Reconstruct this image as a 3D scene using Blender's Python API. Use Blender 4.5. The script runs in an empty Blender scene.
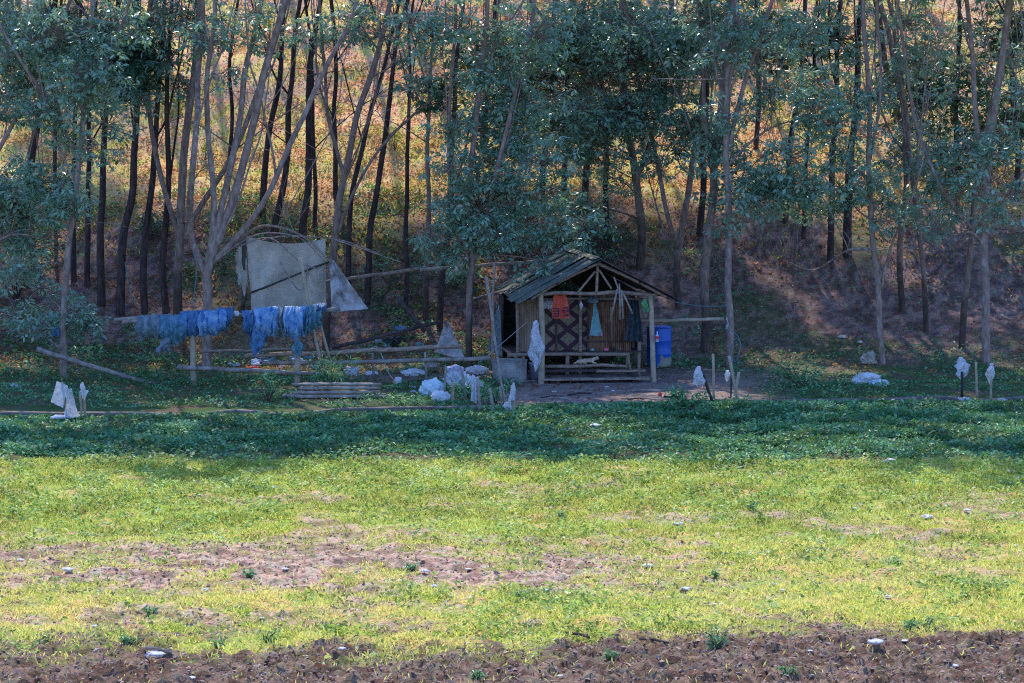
import bpy, bmesh, math, random
import numpy as np
from mathutils import Vector, Matrix
random.seed(7); RNG = np.random.default_rng(7)
sc = bpy.context.scene; COL = sc.collection
# ------------------------------------------------------------------ camera model
F = 3000.0; CAM = np.array([0., -75., 7.2]); PIT = math.radians(-4.7)
FW = np.array([0, math.cos(PIT), math.sin(PIT)]); UP = np.array([0, -math.sin(PIT), math.cos(PIT)])
SUN_EL = math.radians(50); SUN_AZ = math.radians(-9)      # azimuth from +Y towards +X

def hash2(ix, iy, seed):
    h = (ix.astype(np.int64) * 374761393 + iy.astype(np.int64) * 668265263 + seed * 974711) & 0xffffffff
    h = ((h ^ (h >> 13)) * 1274126177) & 0xffffffff
    return ((h ^ (h >> 16)) & 0xffffff) / float(0xffffff)
def vnoise(x, y, seed=0):
    x = np.asarray(x, float); y = np.asarray(y, float)
    ix = np.floor(x); iy = np.floor(y); fx = x - ix; fy = y - iy
    fx = fx * fx * (3 - 2 * fx); fy = fy * fy * (3 - 2 * fy)
    a = hash2(ix, iy, seed); b = hash2(ix + 1, iy, seed); c = hash2(ix, iy + 1, seed); d = hash2(ix + 1, iy + 1, seed)
    return (a * (1 - fx) + b * fx) * (1 - fy) + (c * (1 - fx) + d * fx) * fy
def fbm(x, y, seed=0, o=4):
    s = 0; a = 1; t = 0
    for i in range(o):
        s = s + a * vnoise(np.asarray(x) * 2 ** i + 13.7 * i, np.asarray(y) * 2 ** i, seed + i); t += a; a *= .55
    return s / t
def sst(a, b, x):
    t = np.clip((x - a) / (b - a), 0, 1); return t * t * (3 - 2 * t)
def soil_mask(x, y):
    w = (fbm(x * .25, y * .25, 3) - .5) * 5; e = y + w * .45 + (fbm(x * 1.3, y * 1.3, 5) - .5) * 2.0 + (fbm(x * 4, y * 3, 6, 3) - .5) * 2.2
    a = 1 - sst(-36.9, -34.7, e + (fbm(x * .5, y * .8, 8) - .5) * 4.2 - .35 - .08 * np.clip(x - 1, -4, 4) + .5 * np.exp(-((x - 2.2) / .9) ** 2))
    b = sst(-33.2, -31, e) * (1 - sst(-28.4, -25.8, e)) * (1 - .75 * sst(0.5, 4, x)) * (.50 + .5 * sst(.38, .52, fbm(x * .9, y * 1.3, 9)))
    c = .75 * sst(.57, .72, fbm(x * .6, y * .5, 21)) * (1 - sst(-20, -16, y))
    return np.clip(np.maximum(np.maximum(a, b), c), 0, 1)
def yard_mask(x, y):
    e = (fbm(x * .6, y * .6, 31) - .5) * 2.2
    m = sst(-.6, .6, x + e) * (1 - sst(5.2, 7.8, x + e)) * sst(-6.2, -5.4, y + e * .3) * (1 - sst(1.5, 5, y))
    m2 = .6 * sst(-5.5, -3.5, x + e) * (1 - sst(7, 9, x + e)) * sst(-.5, .8, y + e * .4) * (1 - sst(2, 6, y))
    return np.clip(np.maximum(m, m2), 0, 1)
def gz(x, y):
    x = np.asarray(x, float); y = np.asarray(y, float)
    t = np.clip((y - 1) / 9., 0, 1)
    base = .45 * 9 * (t ** 3 - t ** 4 / 2) + .45 * np.clip(y - 10, 0, 90) * 1.0
    hill = sst(3, 14, y)
    base = base + hill * ((fbm(x * .22, y * .22, 41) - .5) * 1.3 + (fbm(x * 1.1, y * 1.1, 45) - .5) * .22)
    fld = 1 - sst(-9, -4, y)
    s = soil_mask(x, y) * fld
    base = base + fld * ((fbm(x * .5, y * .5, 51) - .5) * .10 + (fbm(x * 2.9, y * 2.9, 53, 3) - .5) * .19 * (1 - sst(-16, -14, y) * .6))
    r = fbm(x * 6.5, y * 6.5, 57, 4)
    base = base + s * (.20 * (np.abs(r - .5) * 2) ** .8 - .05) * (1 - sst(-36, -34.5, y) * .75)
    return base
def g1(x, y): return float(gz(np.array([x]), np.array([y]))[0])
def ray(px, py):
    return FW + (px - 512) / F * np.array([1., 0, 0]) + (341.5 - py) / F * UP
def at(px, py, Y):
    d = ray(px, py); p = CAM + d * ((Y + 75) / d[1]); return np.array(p)
_T = np.arange(30, 190, .25)
def P(px, py):
    d = ray(px, py); pts = CAM[None] + d[None] * _T[:, None]
    below = pts[:, 2] < gz(pts[:, 0], pts[:, 1])
    i = int(np.argmax(below)) if below.any() else len(_T) - 1
    lo, hi = _T[max(i - 1, 0)], _T[i]
    for _ in range(18):
        m = (lo + hi) / 2; p = CAM + d * m
        if p[2] < g1(p[0], p[1]): hi = m
        else: lo = m
    p = CAM + d * hi; p[2] = g1(p[0], p[1]); return p
def sca(Y): return F / (Y + 75)

# ------------------------------------------------------------------ mesh builder
class MB:
    def __init__(s): s.v = []; s.f = []; s.n = 0; s.attr = []
    def add(s, verts, faces, mi=0, rnd=None):
        verts = np.asarray(verts, float).reshape(-1, 3)
        for f in (faces if isinstance(faces, list) and len(faces) and isinstance(faces[0], np.ndarray) and faces[0].ndim == 2 else [np.asarray(faces)]):
            f = np.asarray(f, int)
            if f.size: s.f.append((f + s.n, mi, rnd))
        s.v.append(verts); s.n += len(verts)
    def tube(s, pts, rad, n=8, cap=True, mi=0, wob=0):
        pts = np.asarray(pts, float); m = len(pts); rad = np.broadcast_to(np.asarray(rad, float), (m,)) if np.ndim(rad) else np.full(m, float(rad))
        tg = np.gradient(pts, axis=0); tg /= np.linalg.norm(tg, axis=1)[:, None] + 1e-9
        ref = np.array([0, 1., 0]) if abs(tg[0][1]) < .8 else np.array([1., 0, 0])
        u = ref - tg * (tg @ ref)[:, None]; u /= np.linalg.norm(u, axis=1)[:, None] + 1e-9
        w = np.cross(tg, u); a = np.arange(n) * 2 * math.pi / n
        rr = rad[:, None] * (1 + (wob * (RNG.random((m, n)) - .5) if wob else 0))
        V = pts[:, None] + (u[:, None] * np.cos(a)[None, :, None] + w[:, None] * np.sin(a)[None, :, None]) * (rr[:, :, None] if np.ndim(rr) == 2 else rr)
        i = np.arange(m - 1)[:, None] * n; j = np.arange(n)[None]; k = (j + 1) % n
        q = np.stack([i + j, i + k, i + n + k, i + n + j], -1).reshape(-1, 4)
        V = V.reshape(-1, 3); fs = [q]
        if cap:
            V = np.vstack([V, pts[0], pts[-1]]); c0 = m * n; jj = np.arange(n)
            fs.append(np.stack([np.full(n, c0), (jj + 1) % n, jj], -1)); b = (m - 1) * n
            fs.append(np.stack([np.full(n, c0 + 1), b + jj, b + (jj + 1) % n], -1))
        s.add(V, fs, mi); return s
    def prisms(s, A, B, ra, rb, mi=0):
        A = np.asarray(A); B = np.asarray(B); N = len(A)
        if N == 0: return s
        t = B - A; t = t / (np.linalg.norm(t, axis=1)[:, None] + 1e-9)
        r = RNG.normal(size=(N, 3)); u = np.cross(t, r); u /= np.linalg.norm(u, axis=1)[:, None] + 1e-9; w = np.cross(t, u)
        a = np.arange(3) * 2 * math.pi / 3
        o = u[:, None] * np.cos(a)[None, :, None] + w[:, None] * np.sin(a)[None, :, None]
        V = np.concatenate([A[:, None] + o * ra, B[:, None] + o * rb], 1).reshape(-1, 3)
        b = np.arange(N)[:, None, None] * 6; q = np.array([[0, 1, 4, 3], [1, 2, 5, 4], [2, 0, 3, 5]])[None]
        s.add(V, (b + q).reshape(-1, 4), mi); return s
    def leaves(s, C, D, L, W, mi=0, tilt=.5, rnd=None):
        C = np.asarray(C); D = np.asarray(D); N = len(C)
        if N == 0: return s
        D = D / (np.linalg.norm(D, axis=1)[:, None] + 1e-9)
        up = np.array([0, 0, 1.]) + RNG.normal(size=(N, 3)) * tilt
        sd = np.cross(D, up); sd /= np.linalg.norm(sd, axis=1)[:, None] + 1e-9
        nn = np.cross(sd, D)
        L = np.broadcast_to(L, (N,))[:, None]; W = np.broadcast_to(W, (N,))[:, None]
        mid = C + D * L * .5 + nn * L * .06
        V = np.stack([C, mid + sd * W * .5, C + D * L, mid - sd * W * .5], 1).reshape(-1, 3)
        s.add(V, np.arange(N * 4).reshape(N, 4), mi, RNG.random(N) if rnd is None else rnd); return s
    def box(s, c, d, R=None, mi=0):
        c = np.asarray(c, float); d = np.asarray(d, float) / 2
        V = np.array([[x, y, z] for x in (-1, 1) for y in (-1, 1) for z in (-1, 1)], float) * d
        if R is not None: V = V @ np.asarray(R).T
        s.add(V + c, np.array([[0, 1, 3, 2], [4, 6, 7, 5], [0, 4, 5, 1], [2, 3, 7, 6], [0, 2, 6, 4], [1, 5, 7, 3]]), mi); return s
    def grid(s, V, mi=0, wrap=False):
        V = np.asarray(V, float); a, b = V.shape[:2]
        i = np.arange(a - 1)[:, None]; j = np.arange(b if wrap else b - 1)[None]; k = (j + 1) % b
        s.add(V.reshape(-1, 3), np.stack([i * b + j, i * b + k, (i + 1) * b + k, (i + 1) * b + j], -1).reshape(-1, 4), mi); return s
    def build(s, name, mats, parent=None, smooth=False, loc=None):
        me = bpy.data.meshes.new(name); V = np.vstack(s.v)
        if loc is not None: V = V - np.asarray(loc, float)
        me.vertices.add(len(V)); me.vertices.foreach_set('co', V.astype(np.float32).ravel())
        li = np.concatenate([f.ravel() for f, _, _ in s.f]); tot = np.concatenate([np.full(len(f), f.shape[1]) for f, _, _ in s.f])
        me.loops.add(len(li)); me.loops.foreach_set('vertex_index', li.astype(np.int32))
        me.polygons.add(len(tot)); me.polygons.foreach_set('loop_start', (np.cumsum(tot) - tot).astype(np.int32))
        mi = np.concatenate([np.full(len(f), m) for f, m, _ in s.f]); me.polygons.foreach_set('material_index', mi.astype(np.int32))
        me.polygons.foreach_set('use_smooth', np.full(len(tot), smooth))
        for m in (mats if isinstance(mats, (list, tuple)) else [mats]): me.materials.append(m)
        me.update(calc_edges=True)
        if any(r is not None for _, _, r in s.f):
            at_ = me.attributes.new('rnd', 'FLOAT', 'FACE')
            at_.data.foreach_set('value', np.concatenate([np.zeros(len(f)) if r is None else r for f, _, r in s.f]).astype(np.float32))
        o = bpy.data.objects.new(name, me); COL.objects.link(o)
        if parent is not None: o.parent = parent
        if loc is not None: o.location = loc
        return o
def tag(o, label=None, cat=None, group=None, kind=None):
    if label: o['label'] = label
    if cat: o['category'] = cat
    if group: o['group'] = group
    if kind: o['kind'] = kind
    return o
def empty(name, loc, label, cat, group=None, rz=0):
    o = bpy.data.objects.new(name, None); o.location = loc; o.rotation_euler = (0, 0, rz); o.empty_display_size = .3
    COL.objects.link(o); return tag(o, label, cat, group)
def solo(mb, name, mats, label, cat, group=None, smooth=False, loc=None):
    if loc is None: loc = np.vstack(mb.v).mean(0); loc[2] = np.vstack(mb.v)[:, 2].min()
    return tag(mb.build(name, mats, None, smooth, loc), label, cat, group)

# ------------------------------------------------------------------ materials
def nodes(name):
    m = bpy.data.materials.new(name); m.use_nodes = True; nt = m.node_tree; nt.nodes.clear()
    out = nt.nodes.new('ShaderNodeOutputMaterial'); return m, nt, out
def N(nt, t, **k):
    n = nt.nodes.new(t)
    for a, b in k.items():
        if a.startswith('i_'): n.inputs[a[2:].replace('_', ' ')].default_value = b
        else: setattr(n, a, b)
    return n
def ramp(nt, fac, cols):
    r = nt.nodes.new('ShaderNodeValToRGB'); nt.links.new(fac, r.inputs[0])
    e = r.color_ramp.elements
    while len(e) < len(cols): e.new(.5)
    for x, (p, c) in zip(e, cols): x.position = p; x.color = (*c, 1)
    return r.outputs[0]
def mat(name, c1, c2=None, rough=.85, scale=6, bump=.2, metal=0, transl=0, spec=.3, stretch=(1, 1, 1), lo=.35, hi=.65, detail=6, c3=None, bscale=None):
    m, nt, out = nodes(name); L = nt.links.new
    tc = N(nt, 'ShaderNodeTexCoord'); mp = N(nt, 'ShaderNodeMapping'); mp.inputs['Scale'].default_value = stretch
    L(tc.outputs['Object'], mp.inputs[0])
    nz = N(nt, 'ShaderNodeTexNoise'); nz.inputs['Scale'].default_value = scale; nz.inputs['Detail'].default_value = detail; nz.inputs['Roughness'].default_value = .65
    L(mp.outputs[0], nz.inputs[0])
    b = N(nt, 'ShaderNodeBsdfPrincipled'); b.inputs['Roughness'].default_value = rough; b.inputs['Metallic'].default_value = metal
    b.inputs['Specular IOR Level'].default_value = spec
    cols = [(lo, c1), (hi, c2 or c1)] if c3 is None else [(lo, c1), ((lo + hi) / 2, c2), (hi, c3)]
    col = ramp(nt, nz.outputs[0], cols); L(col, b.inputs['Base Color'])
    if bump:
        nb = N(nt, 'ShaderNodeTexNoise'); nb.inputs['Scale'].default_value = bscale or scale * 3; nb.inputs['Detail'].default_value = 5; L(mp.outputs[0], nb.inputs[0])
        bp = N(nt, 'ShaderNodeBump'); bp.inputs['Strength'].default_value = bump; bp.inputs['Distance'].default_value = .02; L(nb.outputs[0], bp.inputs['Height']); L(bp.outputs[0], b.inputs['Normal'])
    if transl:
        t = N(nt, 'ShaderNodeBsdfTranslucent'); L(col, t.inputs[0]); mx = N(nt, 'ShaderNodeMixShader'); mx.inputs[0].default_value = transl
        L(b.outputs[0], mx.inputs[1]); L(t.outputs[0], mx.inputs[2]); L(mx.outputs[0], out.inputs[0])
    else: L(b.outputs[0], out.inputs[0])
    return m
def leafmat(name, cols, tcol, rough=.4, transl=.3, spec=.5):
    m, nt, out = nodes(name); L = nt.links.new
    a = N(nt, 'ShaderNodeAttribute', attribute_name='rnd'); c = ramp(nt, a.outputs['Fac'], cols)
    b = N(nt, 'ShaderNodeBsdfPrincipled'); b.inputs['Roughness'].default_value = rough; b.inputs['Specular IOR Level'].default_value = spec; L(c, b.inputs['Base Color'])
    t = N(nt, 'ShaderNodeBsdfTranslucent'); mm = N(nt, 'ShaderNodeMix', data_type='RGBA', blend_type='MIX'); mm.inputs['Factor'].default_value = .6
    L(c, mm.inputs['A']); mm.inputs['B'].default_value = (*tcol, 1); L(mm.outputs['Result'], t.inputs[0])
    mx = N(nt, 'ShaderNodeMixShader'); mx.inputs[0].default_value = transl; L(b.outputs[0], mx.inputs[1]); L(t.outputs[0], mx.inputs[2]); L(mx.outputs[0], out.inputs[0])
    return m
M = {}
def foot(m, z0=1.0, z1=2.0, k=.35):
    nt = m.node_tree; L = nt.links.new; b = [n for n in nt.nodes if n.type == 'BSDF_PRINCIPLED'][0]; src = b.inputs['Base Color'].links[0].from_socket
    tc = N(nt, 'ShaderNodeTexCoord'); sp = N(nt, 'ShaderNodeSeparateXYZ'); L(tc.outputs['Object'], sp.inputs[0]); nz = N(nt, 'ShaderNodeTexNoise'); nz.inputs['Scale'].default_value = 2.3; L(tc.outputs['Object'], nz.inputs[0])
    ad = N(nt, 'ShaderNodeMath', operation='MULTIPLY_ADD'); L(nz.outputs[0], ad.inputs[0]); ad.inputs[1].default_value = 2.4; L(sp.outputs[2], ad.inputs[2])
    mr = N(nt, 'ShaderNodeMapRange'); mr.inputs['From Min'].default_value = z0 + 1.2; mr.inputs['From Max'].default_value = z1 + 1.2; mr.inputs['To Min'].default_value = k; mr.inputs['To Max'].default_value = 1; L(ad.outputs[0], mr.inputs[0])
    mx = N(nt, 'ShaderNodeMix', data_type='RGBA', blend_type='MULTIPLY'); mx.inputs['Factor'].default_value = 1; L(src, mx.inputs['A']); L(mr.outputs[0], mx.inputs['B']); L(mx.outputs['Result'], b.inputs['Base Color']); return m
M['bark_pale'] = mat('bark_pale', (.15, .10, .085), (.34, .24, .20), scale=5, bump=.5, stretch=(2, 2, .7), c3=(.55, .46, .42), lo=.3, hi=.75)
M['bark_mid'] = mat('bark_mid', (.12, .08, .065), (.32, .22, .18), scale=6, bump=.5, stretch=(2, 2, .6), c3=(.50, .40, .35), lo=.3, hi=.8)
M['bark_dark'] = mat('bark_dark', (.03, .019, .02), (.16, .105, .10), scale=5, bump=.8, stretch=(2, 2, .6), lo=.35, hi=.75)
M['bark_mid'] = foot(M['bark_mid'])
M['leaf'] = leafmat('leaf', [(0, (.10, .22, .16)), (.45, (.23, .41, .31)), (.88, (.40, .58, .45)), (1, (.56, .54, .20))], (.28, .48, .10), rough=.27, transl=.30, spec=.9)
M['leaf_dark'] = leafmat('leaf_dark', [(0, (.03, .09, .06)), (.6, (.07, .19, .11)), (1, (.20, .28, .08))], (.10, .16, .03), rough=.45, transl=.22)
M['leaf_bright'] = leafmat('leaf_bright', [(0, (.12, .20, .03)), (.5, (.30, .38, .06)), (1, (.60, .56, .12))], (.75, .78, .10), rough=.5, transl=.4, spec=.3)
M['weed'] = leafmat('weed', [(0, (.02, .11, .05)), (.4, (.08, .30, .14)), (.75, (.20, .50, .22)), (1, (.42, .58, .30))], (.25, .42, .05), rough=.5, transl=.3, spec=.4)
M['field_leaf'] = leafmat('field_leaf', [(0, (.05, .16, .03)), (.35, (.22, .44, .07)), (.75, (.48, .66, .18)), (1, (.85, .88, .58))], (.66, .76, .16), rough=.5, transl=.4, spec=.4)
M['field_blade'] = leafmat('field_blade', [(0, (.10, .18, .02)), (.3, (.44, .55, .09)), (.68, (.76, .74, .20)), (1, (.88, .62, .32))], (.88, .88, .24), rough=.7, transl=.5, spec=.2)
M['litter_leaf'] = leafmat('litter_leaf', [(0, (.14, .06, .04)), (.45, (.42, .20, .10)), (.8, (.70, .36, .18)), (1, (.85, .58, .42))], (.95, .52, .22), rough=.7, transl=.45, spec=.2)
M['wood'] = mat('wood', (.19, .13, .10), (.44, .33, .26), scale=7, bump=.3, stretch=(1, 1, 4))
M['wood_grey'] = mat('wood_grey', (.17, .14, .12), (.40, .34, .30), scale=5, bump=.3)
M['wood_dark'] = mat('wood_dark', (.04, .03, .03), (.12, .085, .08), scale=6, bump=.3)
M['bamboo'] = mat('bamboo', (.30, .23, .16), (.50, .41, .30), scale=4, bump=.1, rough=.6)
M['bamboo_dry'] = mat('bamboo_dry', (.20, .155, .13), (.46, .39, .34), scale=5, bump=.15, rough=.6)
M['slat'] = mat('slat', (.10, .05, .03), (.36, .19, .12), scale=9, bump=.2, stretch=(1, 1, .2))
M['roof'] = mat('roof', (.08, .10, .08), (.20, .21, .17), scale=2.5, rough=.45, bump=.1, metal=.35, spec=.5)
M['roof_dark'] = mat('roof_dark', (.03, .03, .045), (.07, .07, .09), scale=2.5, rough=.5, bump=.1, metal=.2)
M['concrete'] = mat('concrete', (.20, .19, .19), (.42, .40, .38), scale=4, bump=.4)
M['kerb'] = mat('kerb', (.09, .07, .065), (.26, .21, .19), scale=3, bump=.5)
M['white_cloth'] = mat('white_cloth', (.50, .52, .58), (.80, .82, .86), scale=9, bump=.5, transl=.25)
M['white_bag'] = mat('white_bag', (.62, .64, .70), (.88, .88, .92), scale=14, bump=.8, transl=.3, rough=.45)
M['dirty_sheet'] = mat('dirty_sheet', (.16, .12, .10), (.40, .36, .34), scale=3, bump=.6, transl=.2, c3=(.62, .60, .60), lo=.32, hi=.62)
M['tarp'] = mat('tarp', (.44, .39, .32), (.64, .58, .48), scale=1.6, bump=.7, transl=.25, bscale=7)
M['sack_white'] = mat('sack_white', (.55, .56, .60), (.80, .80, .82), scale=8, bump=.7)
M['sack_blue'] = mat('sack_blue', (.40, .58, .66), (.72, .80, .82), scale=7, bump=.7)
M['sack_tan'] = mat('sack_tan', (.28, .21, .17), (.62, .54, .46), scale=6, bump=.7)
M['net_blue'] = mat('net_blue', (.05, .14, .32), (.18, .37, .60), scale=7, bump=.6, transl=.3, rough=.6)
M['net_bright'] = mat('net_bright', (.06, .22, .52), (.32, .54, .78), scale=6, bump=.5, transl=.3, rough=.5, c3=(.55, .75, .95), lo=.35, hi=.8)
M['net_grey'] = mat('net_grey', (.12, .18, .22), (.34, .42, .46), scale=7, bump=.6, transl=.3)
M['net_teal'] = mat('net_teal', (.07, .20, .28), (.22, .42, .54), scale=7, bump=.6, transl=.3)
M['net_dark'] = mat('net_dark', (.02, .035, .05), (.07, .10, .12), scale=10, bump=.6)
M['orange'] = mat('orange', (.60, .075, .045), (.74, .14, .08), scale=8, bump=.3, transl=.1)
M['navy'] = mat('navy', (.02, .02, .08), (.03, .03, .10), bump=0)
M['teal'] = mat('teal', (.16, .38, .42), (.28, .52, .55), scale=8, bump=.4, transl=.1)
M['blue_barrel'] = mat('blue_barrel', (.012, .09, .46), (.02, .15, .62), scale=2, rough=.45, bump=.1, spec=.4)
M['mud'] = mat('mud', (.25, .22, .18), (.36, .32, .26), bump=.4)
M['pink'] = mat('pink', (.75, .12, .25), (.85, .2, .3), bump=0)
M['red'] = mat('red', (.62, .05, .05), (.75, .10, .08), bump=0)
M['green_bag'] = mat('green_bag', (.08, .42, .16), (.20, .60, .25), scale=12, bump=.4, transl=.3)
M['black'] = mat('black', (.012, .012, .015), (.04, .04, .045), scale=8, bump=.2, rough=.5)
M['bucket'] = mat('bucket', (.22, .19, .26), (.34, .30, .38), scale=4, bump=.1, rough=.5)
M['rope'] = mat('rope', (.06, .18, .20), (.12, .26, .28), bump=0)
M['twine'] = mat('twine', (.35, .33, .32), (.5, .48, .46), bump=0)
M['cat'] = mat('cat', (.42, .27, .18), (.66, .50, .38), scale=12, bump=.3)
M['yellow'] = mat('yellow', (.55, .45, .10), (.7, .6, .2), bump=.2)
M['lilac'] = mat('lilac', (.42, .46, .72), (.70, .72, .85), bump=.3, scale=10)
M['soil'] = mat('soil', (.17, .10, .075), (.55, .40, .32), scale=7, bump=.6)
M['stone'] = mat('stone', (.55, .50, .46), (.82, .76, .70), scale=9, bump=.4)

def ground_mat(name, fine, contrast):
    m, nt, out = nodes(name); L = nt.links.new
    a = N(nt, 'ShaderNodeAttribute', attribute_name='gcol'); tc = N(nt, 'ShaderNodeTexCoord')
    n1 = N(nt, 'ShaderNodeTexNoise'); n1.inputs['Scale'].default_value = fine; n1.inputs['Detail'].default_value = 8; n1.inputs['Roughness'].default_value = .75; L(tc.outputs['Object'], n1.inputs[0])
    v = ramp(nt, n1.outputs[0], [(.30, (1 - contrast,) * 3), (.5, (1, 1, 1)), (.70, (1 + contrast * .6,) * 3)])
    n2 = N(nt, 'ShaderNodeTexNoise'); n2.inputs['Scale'].default_value = fine * .4; n2.inputs['Detail'].default_value = 4; L(tc.outputs['Object'], n2.inputs[0])
    h = ramp(nt, n2.outputs[0], [(.35, (1.15, .96, .95)), (.65, (.88, 1.05, .95))])
    m1 = N(nt, 'ShaderNodeMix', data_type='RGBA', blend_type='MULTIPLY'); m1.inputs['Factor'].default_value = 1; L(a.outputs['Color'], m1.inputs['A']); L(v, m1.inputs['B'])
    m2 = N(nt, 'ShaderNodeMix', data_type='RGBA', blend_type='MULTIPLY'); m2.inputs['Factor'].default_value = 1; L(m1.outputs['Result'], m2.inputs['A']); L(h, m2.inputs['B'])
    b = N(nt, 'ShaderNodeBsdfPrincipled'); b.inputs['Roughness'].default_value = 1; b.inputs['Specular IOR Level'].default_value = .05; L(m2.outputs['Result'], b.inputs['Base Color'])
    n3 = N(nt, 'ShaderNodeTexNoise'); n3.inputs['Scale'].default_value = fine * 1.2; n3.inputs['Detail'].default_value = 6; n3.inputs['Roughness'].default_value = .7; L(tc.outputs['Object'], n3.inputs[0])
    bp = N(nt, 'ShaderNodeBump'); bp.inputs['Strength'].default_value = .9; bp.inputs['Distance'].default_value = .05; L(n3.outputs[0], bp.inputs['Height']); L(bp.outputs[0], b.inputs['Normal'])
    L(b.outputs[0], out.inputs[0]); return m
M['field'] = ground_mat('field_ground', 16, .75)
M['hill'] = ground_mat('hill_ground', 9, .6)

# ------------------------------------------------------------------ ground
def ramp_axis(parts):
    out = []
    for a, b, st in parts: out += list(np.arange(a, b - 1e-6, st))
    return out
def grow(start, end, st, k=1.25):
    out = []; x = start
    while (x < end if st > 0 else x > end): out.append(x); x += st; st *= k
    out.append(end); return out
xs_half = ramp_axis([(0, 8, .07), (8, 17, .14)]) + grow(17, 600, .3)
xs = np.array(sorted([-x for x in xs_half[1:]] + xs_half))
ys = np.array(sorted(grow(-40, -600, -.2)[::-1] + ramp_axis([(-39.95, -34, .05), (-34, -18, .075), (-18, -6, .12), (-6, 34, .2)]) + grow(34, 100, .5, 1.15) + [130, 200, 350, 600]))
def ground_color(x, y):
    n = fbm(x * .5, y * .5, 61); n2 = fbm(x * 1.8, y * 1.8, 63); n3 = fbm(x * 6, y * 6, 67, 3); n4 = fbm(x * .18, y * .3, 69)
    c = lambda *v: np.array(v)[None, None]
    e = lambda m: m[..., None]
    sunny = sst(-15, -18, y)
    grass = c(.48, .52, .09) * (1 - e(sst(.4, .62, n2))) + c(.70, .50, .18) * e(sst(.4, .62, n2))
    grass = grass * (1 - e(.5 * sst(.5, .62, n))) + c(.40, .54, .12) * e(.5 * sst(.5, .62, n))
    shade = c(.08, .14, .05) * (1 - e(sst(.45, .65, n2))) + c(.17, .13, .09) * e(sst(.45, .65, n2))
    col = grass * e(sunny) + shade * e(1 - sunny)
    grass = grass * (1 - e(.65 * sst(-26, -30, y) * sst(.36, .56, n2 * .6 + n * .4))) + c(.72, .50, .27) * e(.65 * sst(-26, -30, y) * sst(.36, .56, n2 * .6 + n * .4))
    soil = c(.34, .21, .15) * (1 - e(sst(.42, .6, n3))) + c(.66, .46, .34) * e(sst(.42, .6, n3))
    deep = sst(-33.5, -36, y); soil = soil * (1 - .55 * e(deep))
    s = soil_mask(x, y) * (1 - sst(-18, -14, y)); s = np.clip(s + .55 * sst(.55, .7, n3) * (1 - sst(-18, -14, y)) * .8, 0, 1)
    col = col * (1 - e(s)) + soil * e(s)
    ym = yard_mask(x, y); yc = c(.26, .19, .17) * (1 - e(sst(.45, .6, n3))) + c(.36, .28, .25) * e(sst(.45, .6, n3))
    col = col * (1 - e(ym)) + yc * e(ym)
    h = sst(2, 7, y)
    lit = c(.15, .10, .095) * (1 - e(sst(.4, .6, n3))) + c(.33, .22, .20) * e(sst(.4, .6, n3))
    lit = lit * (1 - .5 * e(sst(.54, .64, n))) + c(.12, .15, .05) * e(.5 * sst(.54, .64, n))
    up = sst(12, 16, y)  # shade of the lower slope and sun on the bank put into the colour
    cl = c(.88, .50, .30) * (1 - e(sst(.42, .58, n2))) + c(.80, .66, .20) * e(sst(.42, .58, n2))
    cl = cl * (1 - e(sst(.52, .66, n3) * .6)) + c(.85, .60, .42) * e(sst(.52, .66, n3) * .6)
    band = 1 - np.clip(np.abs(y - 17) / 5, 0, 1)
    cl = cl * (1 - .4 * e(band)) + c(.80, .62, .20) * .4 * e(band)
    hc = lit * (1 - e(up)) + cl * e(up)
    return np.clip(col * (1 - e(h)) + hc * e(h), 0, .9)
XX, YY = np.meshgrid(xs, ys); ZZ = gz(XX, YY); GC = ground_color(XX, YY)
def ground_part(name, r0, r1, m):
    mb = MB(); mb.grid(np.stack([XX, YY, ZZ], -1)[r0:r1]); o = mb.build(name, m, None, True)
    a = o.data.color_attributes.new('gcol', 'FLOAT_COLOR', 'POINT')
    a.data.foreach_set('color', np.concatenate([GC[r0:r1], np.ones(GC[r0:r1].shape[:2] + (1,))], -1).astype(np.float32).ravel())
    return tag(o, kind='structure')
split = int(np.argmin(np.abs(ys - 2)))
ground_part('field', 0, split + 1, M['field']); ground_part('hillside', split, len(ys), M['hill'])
# kerb strip between yard and field
kp = [P(a, b)[:2] for a, b in ((-120, 417), (0, 416), (120, 415), (250, 413.5), (390, 412), (470, 408), (540, 405), (620, 404), (700, 403), (800, 401.5), (900, 400), (1020, 399), (1150, 398))]
kp = [np.array([-60, kp[0][1] - 1])] + kp + [np.array([60, kp[-1][1] + 1])]
kx = np.arange(-60, 60, .35); ky = np.interp(kx, [p[0] for p in kp], [p[1] for p in kp])
mb = MB(); prof = [(-.12, -.25), (-.12, .03), (-.10, .05), (.10, .05), (.12, .03), (.12, -.25)]
mb.grid(np.array([[[x + (vnoise(x, 3.) - .5) * .02, y + a, g1(x, y) * .3 + b + (b > 0) * (float(vnoise(x * .8, 9.)) - .5) * .12] for a, b in prof] for x, y in zip(kx, ky)]))
tag(mb.build('kerb', M['kerb'], None, False), kind='structure')

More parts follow.
